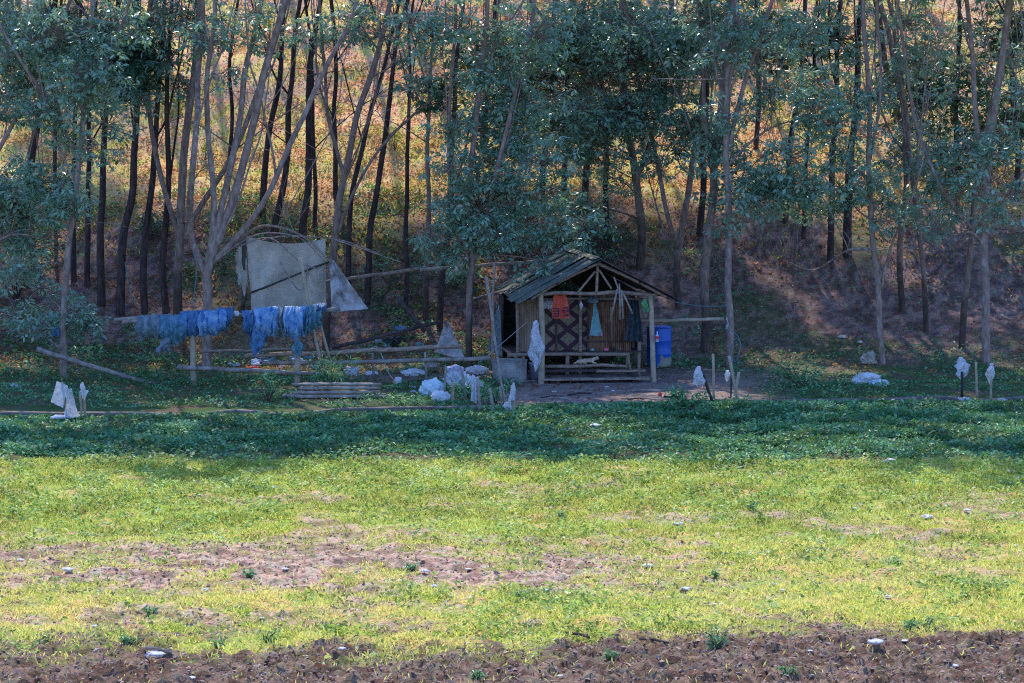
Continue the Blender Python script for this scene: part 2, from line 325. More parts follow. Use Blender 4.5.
# ------------------------------------------------------------------ trees
def bez(a, b, c, n): 
    t = np.linspace(0, 1, n)[:, None]; return (1 - t) ** 2 * a + 2 * t * (1 - t) * b + t * t * c
def smooth_path(pts, k=5):
    pts = np.asarray(pts, float); out = []; n = len(pts)
    for i in range(n - 1):
        p0 = pts[max(i - 1, 0)]; p1 = pts[i]; p2 = pts[i + 1]; p3 = pts[min(i + 2, n - 1)]
        for t in np.arange(k) / k:
            out.append(.5 * (2 * p1 + (p2 - p0) * t + (2 * p0 - 5 * p1 + 4 * p2 - p3) * t * t + (3 * p1 - p0 - 3 * p2 + p3) * t ** 3))
    out.append(pts[-1]); return np.array(out)
def clusters(mb_leaf, mb_wood, c, r, dens=1.0, leaf=.16, n_leaf=11, twig=True, flat=.75, rootp=None):
    """a bough: leaf whorls at twig tips spread in an uneven lobe of radius r about c"""
    n = max(4, int(78 * dens * r * r)); 
    d = RNG.normal(size=(n, 3)); d /= np.linalg.norm(d, axis=1)[:, None]; rad = RNG.random(n) ** .45
    pos = c + d * (rad * r)[:, None] * np.array([1.15, 1.0, flat])
    keep = fbm(pos[:, 0] * 1.6 + pos[:, 1], pos[:, 2] * 1.6, 71, 2) > .36; pos = pos[keep]; n = len(pos)
    if n == 0: return
    if twig:
        hub = c + (pos - c) * (RNG.random((n, 1)) * .35) - np.array([0, 0, .15 * r]); mb_wood.prisms(hub, pos, .010, .005, 0)
    m = n_leaf; cc = np.repeat(pos, m, 0); k = len(cc); ph = RNG.random(k) * 2 * math.pi
    el = RNG.normal(-.45, .4, k); D = np.stack([np.cos(ph) * np.cos(el), np.sin(ph) * np.cos(el), np.sin(el)], -1)
    start = cc + D * (RNG.random((k, 1)) * .10 + .02) + RNG.normal(size=(k, 3)) * .03
    L = leaf * (.65 + .6 * RNG.random(k)); base = np.repeat(RNG.random(n), m) * .7; rnd = np.clip(base + RNG.random(k) * .3, 0, .999)
    mb_leaf.leaves(start, D, L, L * .44, 0, .5, rnd)
TREES = []
class Tree:
    def __init__(s, label, path, w, bark='bark_mid', leaf='leaf', forks=(), crown=1.0, group='trees on the wooded slope', cat='tree', top=12.5, cr=2.4, bare=6, drift=0.):
        s.label = label; s.b = P(*path[0]); Y = s.b[1]; s.Y = Y; s.k = sca(Y); s.bark = bark; s.leaf = leaf; s.group = group; s.cat = cat
        pts = [s.b - np.array([0, 0, .3])] + [s.b] + [at(px, py, Y + drift * (i + 1)) for i, (px, py) in enumerate(path[1:])]
        s.main = smooth_path(pts); w = w * (.80 if w < 13 else .70); r0 = w / s.k / 2
        # carry the stem on above the frame to the crown
        tipdir = s.main[-1] - s.main[-4]; tipdir /= np.linalg.norm(tipdir); s.topz = s.b[2] + (top if group != FR else 18.6 + (len(TREES) % 3) * 1.1 + random.uniform(-3.2, 1.6) + (6 if 5 < s.b[0] < 11 else 0))
        wood = s.wood = MB(); lf = s.lf = MB(); s.r0 = r0
        def stem(p, ra, rb):
            k = len(p); l = np.concatenate([[0], np.cumsum(np.linalg.norm(np.diff(p, axis=0), axis=1))]); 
            t = l / l[-1]; rr = ra + (rb - ra) * t; p = p.copy()
            wv = .05 if s.group == FR else .06; p[2:, 0] += (np.array([float(vnoise(z * .9, s.b[0], 5)) for z in p[2:, 2]]) - .5) * wv * 2
            return p, rr
        def extend(p, r_end, nlen):
            d = p[-1] - p[-3]; d = d / np.linalg.norm(d); q = [p[-1]]; 
            while q[-1][2] < s.topz and len(q) < 32:
                d = d * .85 + np.array([0, 0, .15]) + RNG.normal(size=3) * .05; d /= np.linalg.norm(d); q.append(q[-1] + d * .8)
            return np.vstack([p, q[1:]]) if len(q) > 1 else p
        s.stems = []
        full = extend(s.main, 0, 0)
        p, rr = stem(full, r0, r0 * .28); rr[0] = r0 * 1.5; rr[1:5] = rr[1:5] * np.linspace(1.35, 1.05, 4)
        wood.tube(p, rr, 9, wob=.12); s.stems.append((p, rr))
        for fp, fw in forks:
            q0 = [at(px, py, Y + (.0 if i == 0 else RNG.uniform(-.5, .5) * min(i, 2))) for i, (px, py) in enumerate(fp)]
            fpth = smooth_path(q0); fpth = extend(fpth, 0, 0) if fp[-1][1] < 100 else fpth; fr = fw * .82 / s.k / 2
            p, rr = stem(fpth, fr, fr * .35); wood.tube(p, rr, 7, wob=.1); s.stems.append((p, rr))
        for i in range(5 if s.group == FR else 2):      # steep secondary limbs
            p, rr = s.stems[RNG.integers(len(s.stems))]; h = np.where((p[:, 2] > s.b[2] + 3.2) & (p[:, 2] < s.b[2] + 7.5))[0]
            if len(h) == 0: continue
            j = int(RNG.choice(h)); q = [p[j]]; d = np.array([RNG.uniform(-.9, .9), RNG.uniform(-.6, .6), .9])
            for t in range(9):
                d = d * .8 + np.array([RNG.normal(0, .1), RNG.normal(0, .08), .28]); d /= np.linalg.norm(d); q.append(q[-1] + d * .75)
            q = smooth_path(q, 3); r_ = min(rr[j] * .5, RNG.uniform(.022, .048)); wood.tube(q, np.linspace(r_, .012, len(q)), 6, wob=.1); s.stems.append((q, np.linspace(r_, .012, len(q))))
        # bare limbs and twigs
        for i in range(int(bare * 2)):
            p, rr = s.stems[RNG.integers(len(s.stems))]; j = RNG.integers(int(len(p) * .25), len(p) - 1)
            if p[j][2] - s.b[2] < 2.2: continue
            a = RNG.random() * 2 * math.pi; ln = RNG.uniform(.7, 2.4); o = np.array([math.cos(a), math.sin(a) * .7, RNG.uniform(-.05, .9)]) * ln
            e = p[j] + o; mdl = p[j] + o * .5 + np.array([0, 0, RNG.uniform(-.25, .45)]); c = bez(p[j], mdl, e, 7)
            r = min(rr[j] * .4, .022); wood.tube(c, np.linspace(r, .006, 7), 5)
            for t in range(RNG.integers(2, 5)):
                q = c[RNG.integers(2, 7)]; dd = RNG.normal(size=3) * .3 + o / ln * .35; wood.tube(bez(q, q + dd * .6 + np.array([0, 0, .08]), q + dd * 1.1, 4), np.linspace(.009, .004, 4), 4)
        # crown above
        if crown > 0:
            for p, rr in s.stems[:min(3, 1 + len(forks))]:
                t = p[-1]; nb = max(4, int((14 if s.group == FR else 11) * crown / min(len(s.stems), 3)))
                for i in range(nb):
                    d = RNG.normal(size=3); d[2] = RNG.uniform(-.7, .9); d /= np.linalg.norm(d)
                    c = t + d * cr * RNG.uniform(.3, 1) * np.array([1.1, 1.1, 1.35 if s.group == FR else 1.0]); c[2] = max(c[2], s.b[2] + (14.2 if s.Y > 30 else 7.2)) if s.Y > 4 else max(c[2], 10.5) 
                    j = RNG.integers(max(1, len(p) - 8), len(p)); wood.tube(bez(p[j], (p[j] + c) / 2 + np.array([0, 0, -.1]), c, 5), np.linspace(min(rr[j] * .5, .03), .01, 5), 5)
                    clusters(lf, wood, c, RNG.uniform(.9, 1.3), .62, leaf=.25, n_leaf=9, twig=False)
        TREES.append(s)
    def bough(s, px, py, r, dens=1.0, dy=None, leaf=.16):
        Y = s.Y + (RNG.uniform(-1.1, .9) if dy is None else dy); c = at(px, py, Y); rr = r / sca(Y)
        best = None
        for p, ra in s.stems:
            d = np.linalg.norm(p - (c - np.array([0, 0, .55])), axis=1) + (p[:, 2] > c[2] + .4) * 2.; j = int(np.argmin(d))
            if best is None or d[j] < best[0]: best = (d[j], p[j], ra[j])
        q = best[1]; md = (q + c) / 2 + np.array([RNG.uniform(-.2, .2), 0, RNG.uniform(-.25, .35)])
        cv = bez(q, md, c, 8); s.wood.tube(cv, np.linspace(min(best[2] * .5, .035), .012, 8), 5)
        for t in range(4):
            d = RNG.normal(size=3) * rr * .6; s.wood.tube(bez(c, c + d * .5 + np.array([0, 0, .1]), c + d, 4), np.linspace(.012, .006, 4), 4)
        clusters(s.lf, s.wood, c, rr * 1.36, dens * 1.25, leaf=leaf * 1.08)
    def done(s):
        root = empty('tree', s.b, s.label, s.cat, s.group)
        o = s.wood.build('trunk', M[s.bark], root, True, s.b); o.location = (0, 0, 0)
        if s.lf.v: o = s.lf.build('crown', M[s.leaf], root, False, s.b); o.location = (0, 0, 0)
FR = 'pale rubber trees along the foot of the slope'; BK = 'dark trunked trees up the slope'
T = Tree
t1 = T('slim pale tree with a blue scrap on its trunk, beside the leaning log', [(64, 378), (65, 300), (72, 220), (82, 140), (88, 60), (92, 0)], 9, 'bark_pale', group=FR, forks=[([(80, 165), (60, 120), (20, 60), (-10, 10)], 5), ([(86, 100), (110, 50), (130, 0)], 4)], bare=9)
t2 = T('broad pale tree forking low into several steep stems behind the blue nets', [(207, 372), (207, 300), (208, 266), (236, 190), (258, 100), (284, 0)], 15, 'bark_pale', group=FR, crown=1.5, bare=14,
    forks=[([(206, 275), (190, 230), (194, 150), (200, 60), (203, 0)], 9), ([(207, 268), (214, 200), (206, 110), (214, 20)], 8), ([(208, 264), (232, 160), (248, 60), (262, 0)], 9), ([(210, 266), (262, 205), (296, 130), (350, 20)], 8), ([(210, 262), (232, 246), (262, 226), (300, 235), (330, 262)], 5)])
t3 = T('tall mid-brown tree with a twin stem standing just left of the low-forking pale tree', [(178, 322), (180, 230), (186, 140), (196, 60), (200, 0)], 12, 'bark_mid', group=FR, forks=[([(180, 240), (160, 170), (148, 90), (150, 0)], 7), ([(180, 236), (205, 200), (236, 150), (262, 80)], 7)], bare=12)
t4 = T('leaning pale brown tree rising between the grey tarp and the dirty white sheet', [(325, 352), (328, 290), (340, 205), (357, 120), (377, 50), (392, -10)], 11, 'bark_mid', group=FR, forks=[([(345, 180), (330, 120), (322, 60), (318, 0)], 5), ([(335, 240), (372, 160), (420, 110), (470, 70)], 4)], bare=14)
t5 = T('slim forked tree standing by the rails just left of the hut', [(468, 372), (470, 300), (472, 255), (470, 190), (478, 110), (486, 20)], 9, 'bark_mid', group=FR, forks=[([(471, 270), (486, 220), (505, 140), (528, 40)], 6), ([(470, 265), (452, 200), (450, 120), (455, 20)], 5)], crown=1.3, bare=10)
t6 = T('stout brown tree forking high behind the hut ridge', [(641, 268), (640, 220), (634, 170), (626, 120), (622, 40)], 11, 'bark_mid', group=FR, forks=[([(636, 180), (650, 140), (664, 90), (672, 10)], 7), ([(630, 130), (600, 90), (560, 40), (530, 0)], 5)], crown=1.3, bare=8)
t7 = T('tree splitting into a V of pale stems just right of the hut roof', [(677, 308), (679, 255), (686, 200), (698, 130), (706, 50)], 9, 'bark_mid', group=FR, forks=[([(679, 250), (664, 205), (655, 150), (640, 90), (628, 20)], 6), ([(679, 262), (660, 220), (648, 180)], 4)], bare=8)
t8 = T('straight brown tree right of the blue barrel, the darker of the close pair', [(704, 352), (706, 280), (713, 190), (722, 90), (730, 0)], 12, 'bark_mid', group=FR, bare=6, forks=[([(714, 180), (704, 110), (700, 30)], 5)])
t9 = T('straight pale tree with a white bag and green rope tied to its trunk', [(729, 368), (729, 290), (728, 200), (727, 100), (733, 0)], 10, 'bark_pale', group=FR, bare=8, forks=[([(728, 150), (745, 80), (768, 10)], 6), ([(728, 165), (764, 132), (800, 118)], 4)])
t10 = T('lone slim pale tree above the heap of pale sacks on the right', [(883, 364), (879, 290), (871, 200), (868, 100), (864, 0)], 8, 'bark_pale', group=FR, bare=11, forks=[([(881, 290), (893, 245), (912, 200), (930, 140)], 4), ([(876, 250), (850, 250), (815, 270), (790, 262)], 4), ([(870, 160), (880, 80), (878, 0)], 4)])
t11 = T('thin dark-footed tree, the right one of the two thin ones behind the lone pale tree', [(926, 332), (923, 270), (915, 200), (905, 110), (890, 10)], 7, 'bark_mid', group=FR, bare=9)
t11b = T('thin dark-footed tree, the left one of the two thin ones behind the lone pale tree', [(902, 312), (900, 250), (907, 170), (900, 90), (880, 0)], 8, 'bark_mid', group=FR, bare=9)
t12 = T('leaning reddish tree close left of the pale forked tree at the right edge', [(963, 348), (966, 280), (975, 205), (986, 130), (1005, 40)], 9, 'bark_mid', group=FR, bare=8)
t13 = T('pale tree with spreading fork behind the two bagged stakes at the right edge', [(987, 366), (985, 300), (984, 235), (990, 150), (1002, 60), (1008, 0)], 11, 'bark_pale', group=FR, crown=1.3, bare=12,
    forks=[([(985, 190), (976, 120), (972, 50), (966, 0)], 7), ([(984, 236), (1004, 200), (1026, 170), (1050, 120)], 5), ([(984, 238), (960, 215), (935, 175), (915, 120), (905, 60)], 5), ([(984, 245), (968, 232), (948, 250), (925, 240)], 4)])
t0 = T('tree just beyond the left edge, its leafy boughs hanging into view', [(-28, 372), (-26, 250), (-18, 120), (-5, 0)], 12, 'bark_pale', group=FR, crown=1.4, bare=10, forks=[([(-24, 200), (10, 130), (45, 60), (70, 0)], 6), ([(-26, 260), (10, 235), (50, 240)], 5)])
t14 = T('tree just beyond the right edge of the yard', [(1075, 360), (1072, 250), (1066, 120), (1060, 0)], 11, 'bark_mid', group=FR, crown=1.4, bare=6)
back = [
 ('heavy dark trunk high on the slope at the far left', [(24, 218), (34, 150), (46, 60), (54, 0)], 13, 1.2),
 ('thin dark trunk between the heavy far left one and the slim pale tree', [(57, 215), (56, 120), (60, 20)], 6, .7),
 ('dark trunk directly behind the slim pale tree', [(74, 282), (73, 200), (76, 110), (80, 10)], 8, 1),
 ('first of four dark trunks between the slim pale tree and the net rail, the slightest', [(88, 286), (88, 200), (90, 110), (96, 0)], 8, 1),
 ('second of the four dark trunks left of the net rail, upright and stout', [(102, 305), (101, 230), (104, 150), (112, 60), (118, 0)], 11, 1),
 ('third of the four dark trunks left of the net rail, leaning right at the top', [(121, 314), (123, 250), (134, 170), (138, 90), (136, 0)], 12, 1),
 ('fourth of the four dark trunks, its foot behind the left end of the nets', [(144, 312), (146, 240), (155, 170), (160, 90), (165, 0)], 10, 1),
 ('dark reddish trunk close behind the twin-stemmed brown tree', [(166, 316), (164, 250), (170, 180), (168, 90), (172, 0)], 10, .9),
 ('curved thin dark trunk on the lit bank above the nets', [(228, 190), (232, 120), (230, 60), (238, 0)], 6, .6),
 ('dark trunk above the left corner of the grey tarp', [(262, 215), (266, 150), (280, 80), (284, 0)], 9, 1),
 ('dark trunk leaning right above the middle of the grey tarp', [(275, 232), (286, 160), (292, 80), (300, 0)], 9, 1),
 ('stout dark trunk above the right of the grey tarp', [(304, 236), (308, 150), (310, 60), (322, 0)], 10, 1),
 ('slender dark trunk just right of the grey tarp', [(316, 226), (313, 150), (312, 80), (306, 0)], 6, .7),
 ('thin upright dark trunk in the middle of the lit bank', [(337, 200), (335, 120), (334, 50), (330, 0)], 7, .7),
 ('long dark trunk leaning right behind the leaning brown tree', [(346, 300), (352, 200), (372, 110), (392, 30), (400, -10)], 8, 1),
 ('dark trunk above the dirty white sheet', [(366, 304), (372, 220), (386, 130), (396, 50), (410, -10)], 9, 1),
 ('thin dark trunk rising from behind the long cross pole', [(406, 314), (407, 220), (408, 110), (412, 0)], 7, .8),
 ('mid-brown trunk behind the white cone of netting, left of a pair', [(427, 322), (428, 230), (428, 120), (436, 0)], 8, .9),
 ('dark trunk behind the white cone of netting, right of a pair', [(441, 330), (446, 240), (452, 150), (458, 40), (462, 0)], 9, .9),
 ('dark trunk high on the bank in the centre', [(484, 150), (487, 90), (494, 30)], 10, 1),
 ('dark trunk half hidden by leaves above the hut roof, leftmost of four', [(541, 195), (546, 140), (552, 60)], 9, 1),
 ('second dark trunk from the left above the hut roof', [(564, 190), (566, 120), (570, 30)], 8, 1),
 ('third dark trunk from the left above the hut roof', [(585, 205), (588, 140), (592, 50)], 9, 1),
 ('rightmost of the four dark trunks above the hut roof', [(607, 228), (606, 150), (600, 50)], 8, 1),
 ('dark trunk behind the straight brown tree right of the barrel', [(700, 235), (704, 160), (706, 80)], 9, 1),
 ('black trunk on the lit bank right of the white-bagged tree', [(757, 148), (758, 90), (756, 10)], 7, 1),
 ('long black trunk leaning right on the lit bank', [(784, 222), (790, 150), (800, 80), (806, 0)], 8, 1),
 ('slender black trunk beside the long leaning one', [(803, 238), (806, 170), (812, 100), (816, 20)], 6, .8),
 ('dark trunk half way up the slope left of the lone pale tree', [(830, 262), (832, 200), (836, 110), (840, 0)], 9, 1),
 ('broad dark trunk up the slope behind the lone pale tree', [(848, 256), (850, 180), (856, 90), (862, 0)], 12, 1.2),
 ('black trunk slanting left above the lone pale tree', [(902, 130), (890, 90), (880, 30), (878, 0)], 8, 1),
 ('dark trunk in the thicket at the upper right', [(957, 190), (956, 120), (960, 30)], 7, 1),
 ('dark trunk at the right edge of the thicket', [(1018, 200), (1016, 120), (1010, 20)], 9, 1.1),
]
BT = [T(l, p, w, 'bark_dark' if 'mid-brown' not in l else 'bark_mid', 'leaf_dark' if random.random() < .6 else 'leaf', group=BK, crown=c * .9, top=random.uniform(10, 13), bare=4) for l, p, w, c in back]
# trees beyond the sides and higher up: they keep the wood closed and shade the yard
for (px, py, lab) in [(-90, 330, 0), (-120, 250, 0), (-60, 280, 1), (1110, 290, 0), (1090, 240, 1), (1150, 340, 0), (1180, 260, 1), (-170, 330, 0)]:
    BT.append(T('dark tree of the wood beyond the %s of the view' % ('left side' if px < 0 else 'right side'), [(px, py), (px + 4, py - 110), (px + 12, py - 220)], 11, 'bark_dark', 'leaf_dark', group='trees of the wood beside the view', crown=1.3, bare=3))
for i, px in enumerate(np.linspace(-300, 1330, 27)):   # unseen trees added above the bank so their crowns shade the lower slope
    b_ = at(px + random.uniform(-20, 20), -25, 33 + random.uniform(-1.5, 3)); q_ = CAM + (np.array([b_[0], b_[1], g1(b_[0], b_[1])]) - CAM)
    v = q_ - CAM; yy_ = q_[1] + 75; cam_h = (q_[2] - 7.2) / yy_; py_ = 341.5 - F * math.tan(math.atan(cam_h) - PIT); px_ = 512 + F * q_[0] / yy_
    BT.append(T('unseen tree added above the sunlit bank to shade the slope', [(px_, py_), (px_ + 5, py_ - 110), (px_ + 10, py_ - 240)], 12, 'bark_dark', 'leaf_dark', group='trees of the wood above the sunlit bank', crown=2.4, top=random.uniform(17.5, 21.5), cr=3.0, bare=2))
fronts = [t1, t2, t3, t4, t5, t6, t7, t8, t9, t10, t11, t11b, t12, t13, t0]
B = [ # boughs seen in the picture: px, py, radius px, density
 (95, 72, 34, 1), (70, 95, 28, .9), (122, 95, 26, .9), (108, 120, 22, .8), (60, 30, 34, .9), (110, 25, 30, .8), (20, 88, 34, 1), (10, 60, 30, 1), (40, 112, 24, .8), (58, 188, 30, .9), (36, 178, 26, 1), (75, 200, 18, .8), (14, 205, 24, .9), (22, 242, 24, .8), (16, 275, 22, .8), (50, 300, 22, .7), (88, 320, 20, .9), (75, 312, 18, .8),
 (150, 22, 30, .8), (190, 14, 26, .7), (215, 34, 20, .6), (170, 60, 16, .5), (160, 100, 14, .5), (250, 12, 24, .6), (340, 14, 24, .5), (300, 30, 16, .5), (380, 30, 22, .5), (400, 60, 14, .4), (225, 75, 14, .4),
 (430, 30, 30, .8), (470, 20, 30, .9), (500, 50, 34, 1), (480, 78, 24, .8), (520, 90, 36, 1.1), (548, 52, 40, 1.1), (590, 60, 44, 1.2), (640, 50, 40, 1.1), (670, 20, 30, .9), (610, 100, 40, 1.1), (560, 120, 36, 1.1), (640, 110, 36, 1), (668, 85, 24, .8), (520, 140, 28, .9), (585, 150, 28, .9),
 (500, 150, 22, .7), (475, 165, 26, .8), (450, 165, 20, .6), (505, 190, 26, .8), (480, 205, 28, .9), (455, 215, 22, .7), (530, 215, 28, .8), (500, 235, 26, .8), (550, 190, 22, .6), (560, 225, 26, .7), (590, 235, 22, .6), (545, 262, 20, .9), (570, 268, 22, 1.1), (555, 280, 16, 1), (620, 180, 20, .5), (650, 160, 20, .6), (440, 250, 18, .7), (465, 255, 18, .6), (430, 230, 14, .5),
 (690, 40, 28, .8), (715, 75, 22, .7), (692, 120, 24, .7), (676, 150, 18, .6), (735, 110, 22, .7), (708, 160, 16, .6), (715, 195, 14, .7), (725, 225, 13, .7), (745, 165, 24, .8), (770, 190, 28, .9), (760, 50, 30, .8), (790, 30, 26, .7), (740, 20, 24, .7),
 (790, 150, 22, .7), (815, 185, 24, .9), (800, 205, 22, .8), (830, 120, 26, .9), (850, 100, 24, .8), (840, 155, 20, .7), (865, 175, 24, .8), (885, 200, 20, .8), (850, 200, 20, .7), (895, 160, 18, .6), (905, 75, 20, .5), (915, 205, 18, .6), (870, 130, 18, .6), (890, 215, 18, .7), (925, 165, 16, .6),
 (940, 150, 18, .6), (962, 145, 20, .8), (980, 185, 20, .8), (955, 195, 20, .7), (1000, 130, 18, .6), (1010, 195, 22, .8), (940, 225, 16, .6), (1015, 60, 22, .6), (985, 30, 22, .6), (930, 40, 22, .6), (905, 20, 22, .6), (1020, 150, 18, .6), (1000, 215, 16, .6), (930, 190, 14, .6),
]
B += [(px + random.uniform(-8, 8), py + random.uniform(-8, 8), r, .8) for px, py, r in [(420, 90, 20), (450, 120, 22), (530, 30, 34), (575, 25, 34), (620, 20, 34), (650, 80, 30), (600, 130, 30), (540, 160, 26), (480, 130, 24), (510, 120, 26), (460, 190, 24), (525, 185, 26), (575, 200, 20), (520, 245, 24), (480, 230, 24), (590, 250, 20), (610, 60, 36), (560, 85, 36), (690, 75, 26), (715, 135, 22), (700, 10, 30), (730, 50, 26), (765, 90, 24), (780, 170, 26), (755, 200, 22), (800, 100, 24), (825, 85, 22), (845, 180, 22), (870, 100, 18), (900, 120, 18), (920, 60, 22), (945, 100, 18), (965, 170, 20), (990, 150, 18), (1010, 90, 20), (30, 30, 34), (10, 120, 26), (85, 50, 30), (130, 80, 24), (100, 150, 20), (60, 140, 22), (140, 50, 22), (200, 40, 20), (180, 85, 16), (270, 40, 14), (30, 215, 22), (5, 240, 22), (60, 215, 18), (0, 180, 26), (330, 40, 14), (360, 20, 18), (410, 20, 24), (30, 330, 16), (20, 310, 18)]]
for (px, py, r, d) in B:
    best = min(fronts, key=lambda t: min(np.hypot((p[0] / (p[1] + 75) * F + 512 - px), .35 * (py + 40 - (341.5 - F * ((p[2] - 7.2) / (p[1] + 75) + .0822)))) for s_, _ in t.stems for p in s_[::2]))
    best.bough(px, py, r, d)
# darker foliage behind, high on the slope (right thicket, top band)
for (px, py, r) in [(880, 40, 40), (930, 90, 44), (985, 80, 44), (1020, 120, 40), (950, 150, 40), (1000, 180, 36), (900, 160, 28), (1020, 30, 40), (840, 30, 36), (780, 40, 36), (730, 30, 32), (600, 30, 44), (660, 60, 40), (540, 70, 36), (30, 90, 40), (80, 80, 36), (110, 60, 34), (60, 40, 36), (480, 60, 30), (440, 90, 22), (10, 30, 40), (180, 50, 26), (700, 130, 26), (640, 140, 26), (130, 60, 30), (500, 110, 26), (570, 110, 36)]:
    b = min(BT, key=lambda t: abs(t.b[0] / (t.b[1] + 75) * F + 512 - px)); b.bough(px, py, r, .9, leaf=.2)
for t in TREES: t.done()

# ------------------------------------------------------------------ shrubs and plants
def shrub(px, py, r, h, label, leaf=.1, n=260, m='leaf', group='shrubs round the yard', name='shrub', wl=.4):
    b = P(px, py); Y = b[1]; r = r / sca(Y); h = h / sca(Y); st = MB(); lf = MB()
    ns = max(4, int(n / 30)); tips = []
    for i in range(ns):
        a = RNG.random() * 6.28; e = b + np.array([math.cos(a) * r * RNG.random() ** .5, math.sin(a) * r * RNG.random() ** .5, h * RNG.uniform(.45, 1)])
        c = bez(b - np.array([0, 0, .05]), (b + e) / 2 + np.array([0, 0, h * .2]), e, 5); st.tube(c, np.linspace(.012, .004, 5), 4); tips += [c[2], c[3], c[4]]
    tips = np.array(tips)[RNG.integers(len(tips), size=n)] + RNG.normal(size=(n, 3)) * np.array([r * .18, r * .18, h * .10])
    tips[:, 2] = np.maximum(tips[:, 2], b[2] + .03)
    ph = RNG.random(n) * 6.28; el = RNG.normal(-.1, .5, n); D = np.stack([np.cos(ph) * np.cos(el), np.sin(ph) * np.cos(el), np.sin(el)], -1)
    L = leaf * RNG.uniform(.6, 1.3, n); lf.leaves(tips, D, L, L * wl, 0, .6)
    root = empty(name, b, label, name.replace('_', ' '), group)
    o = st.build('stem', M['bark_mid'], root, False, b); o.location = (0, 0, 0); o = lf.build('foliage', M[m], root, False, b); o.location = (0, 0, 0)
shrub(328, 392, 24, 34, 'feathery green plant growing in front of the stacked bamboo poles', .22, 260, 'weed', None, 'plant', .16)
shrub(688, 414, 20, 26, 'leafy bush at the kerb left of the leaning bagged stick', .13, 420, 'weed')
shrub(800, 388, 26, 24, 'pale leafy bush beside the kerb left of the blue and white sacks', .12, 420, 'weed')
shrub(735, 408, 24, 12, 'low weedy clump around the crossed stakes', .10, 240, 'weed')
shrub(408, 410, 22, 14, 'low bush on the kerb right of the bamboo stack', .11, 300, 'weed')
shrub(268, 402, 20, 30, 'young yellow-tipped plant left of the bamboo stack', .11, 240, 'weed')
shrub(470, 398, 22, 20, 'bush growing up through the pale sacks', .13, 300, 'weed')
shrub(495, 404, 18, 16, 'bush in front of the round concrete tank', .11, 260, 'weed')
shrub(345, 412, 22, 12, 'low bush in front of the bamboo stack by the kerb', .10, 240, 'weed')
shrub(15, 300, 40, 50, 'dark shrub on the slope at the left edge', .17, 700, 'leaf')
shrub(60, 335, 26, 24, 'dark leafy shrub behind the slim pale tree', .17, 360, 'leaf')
shrub(150, 240, 24, 30, 'dark bush between the trunks above the nets', .16, 360, 'leaf_dark')
shrub(570, 252, 30, 30, 'dark bush behind the hut roof', .17, 420, 'leaf_dark')
shrub(520, 262, 26, 40, 'leafy bush left behind the hut roof', .17, 460, 'leaf')
shrub(610, 250, 26, 24, 'low bush behind the hut ridge', .16, 320, 'leaf_dark')
shrub(455, 290, 22, 26, 'green bush behind the long cross pole', .16, 300, 'leaf')
for i, (px, py) in enumerate([(300, 200), (250, 150), (430, 110), (395, 150), (460, 120), (205, 160), (60, 140), (590, 170), (700, 170), (770, 120), (640, 180), (540, 90), (330, 120), (290, 90), (120, 150), (425, 60), (270, 40), (850, 100), (510, 50), (350, 165), (180, 110)]):
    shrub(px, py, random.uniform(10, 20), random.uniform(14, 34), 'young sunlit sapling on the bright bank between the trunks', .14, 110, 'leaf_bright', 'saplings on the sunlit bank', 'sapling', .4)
for i, (px, py, s_) in enumerate([(265, 643, 1), (218, 648, .6), (330, 632, .5), (413, 570, .5), (250, 578, .5), (150, 614, .4), (720, 645, 1.2), (715, 648, .8), (750, 510, .8), (522, 600, .6), (925, 632, 1.4), (910, 630, .9), (716, 578, .5), (480, 680, .8), (790, 675, .7), (610, 660, .6), (130, 643, .6), (560, 520, .5), (895, 400+165, .4)]):
    shrub(px, py, 10 * s_ + 3, 9 * s_ + 3, 'small green weed tuft standing out on the open field', .07, 90, 'weed', 'green weed tufts on the open field', 'weed_tuft', .35)

# ------------------------------------------------------------------ ground cover (uncountable)
def scatter(n, x0, x1, y0, y1, fn):
    x = RNG.uniform(x0, x1, n); y = RNG.uniform(y0, y1, n); k = RNG.random(n) < fn(x, y); return x[k], y[k]
def cover(name, n, rect, fn, L, W, m, label, elm, hmax, smx=0):
    x, y = scatter(n, *rect, fn); k = len(x); z = gz(x, y)
    h = RNG.random(k) * (hmax(x, y) if callable(hmax) else hmax); ph = RNG.random(k) * 6.28; el = RNG.normal(elm, .35, k)
    D = np.stack([np.cos(ph) * np.cos(el), np.sin(ph) * np.cos(el), np.abs(np.sin(el)) if elm > 0 else np.sin(el)], -1)
    l = L * RNG.uniform(.6, 1.4, k); base = fbm(x * 1.3, y * 1.3, 83, 3); rnd = np.clip((base - .3) * 1.4 + RNG.normal(0, .26, k) + ((.35 * sst(-26, -31, y) - .22 * sst(-29, -24, y)) if name == 'grass' else -.5 * (1 - sst(10, 15, y)) if name == 'leaf_litter' else 0), 0, .999)  # slope litter tinted darker downhill to carry the shade there
    mb = MB(); mb.leaves(np.stack([x, y, z + h + .004], -1), D, l, W * l, 0, .5, rnd); o = mb.build(name, m, None); tag(o, label, name.replace('_', ' '), kind='stuff')
clump = lambda x, y, s, a, b: sst(a, b, fbm(x * s, y * s, 91, 3))
KY = lambda x: np.interp(x, kx, ky)
cover('weeds', 300000, (-15, 15, -18.5, -5.0), lambda x, y: (y < KY(x) - .12 + .5 * (fbm(x * .6, y * 0 + 3., 12) - .6)) * (1 - sst(-14.6, -17.6, y + (fbm(x * .45, y * .3, 14) - .5) * 5)) * (.25 + .75 * clump(x, y, 1.0, .35, .55)), .095, .55, M['weed'], 'low leafy weeds covering the shaded strip below the kerb', .2, lambda x, y: (.03 + .17 * clump(x, y, 1.3, .45, .65)) * np.clip((KY(x) - .2 - y) / 1.6, .15, 1))
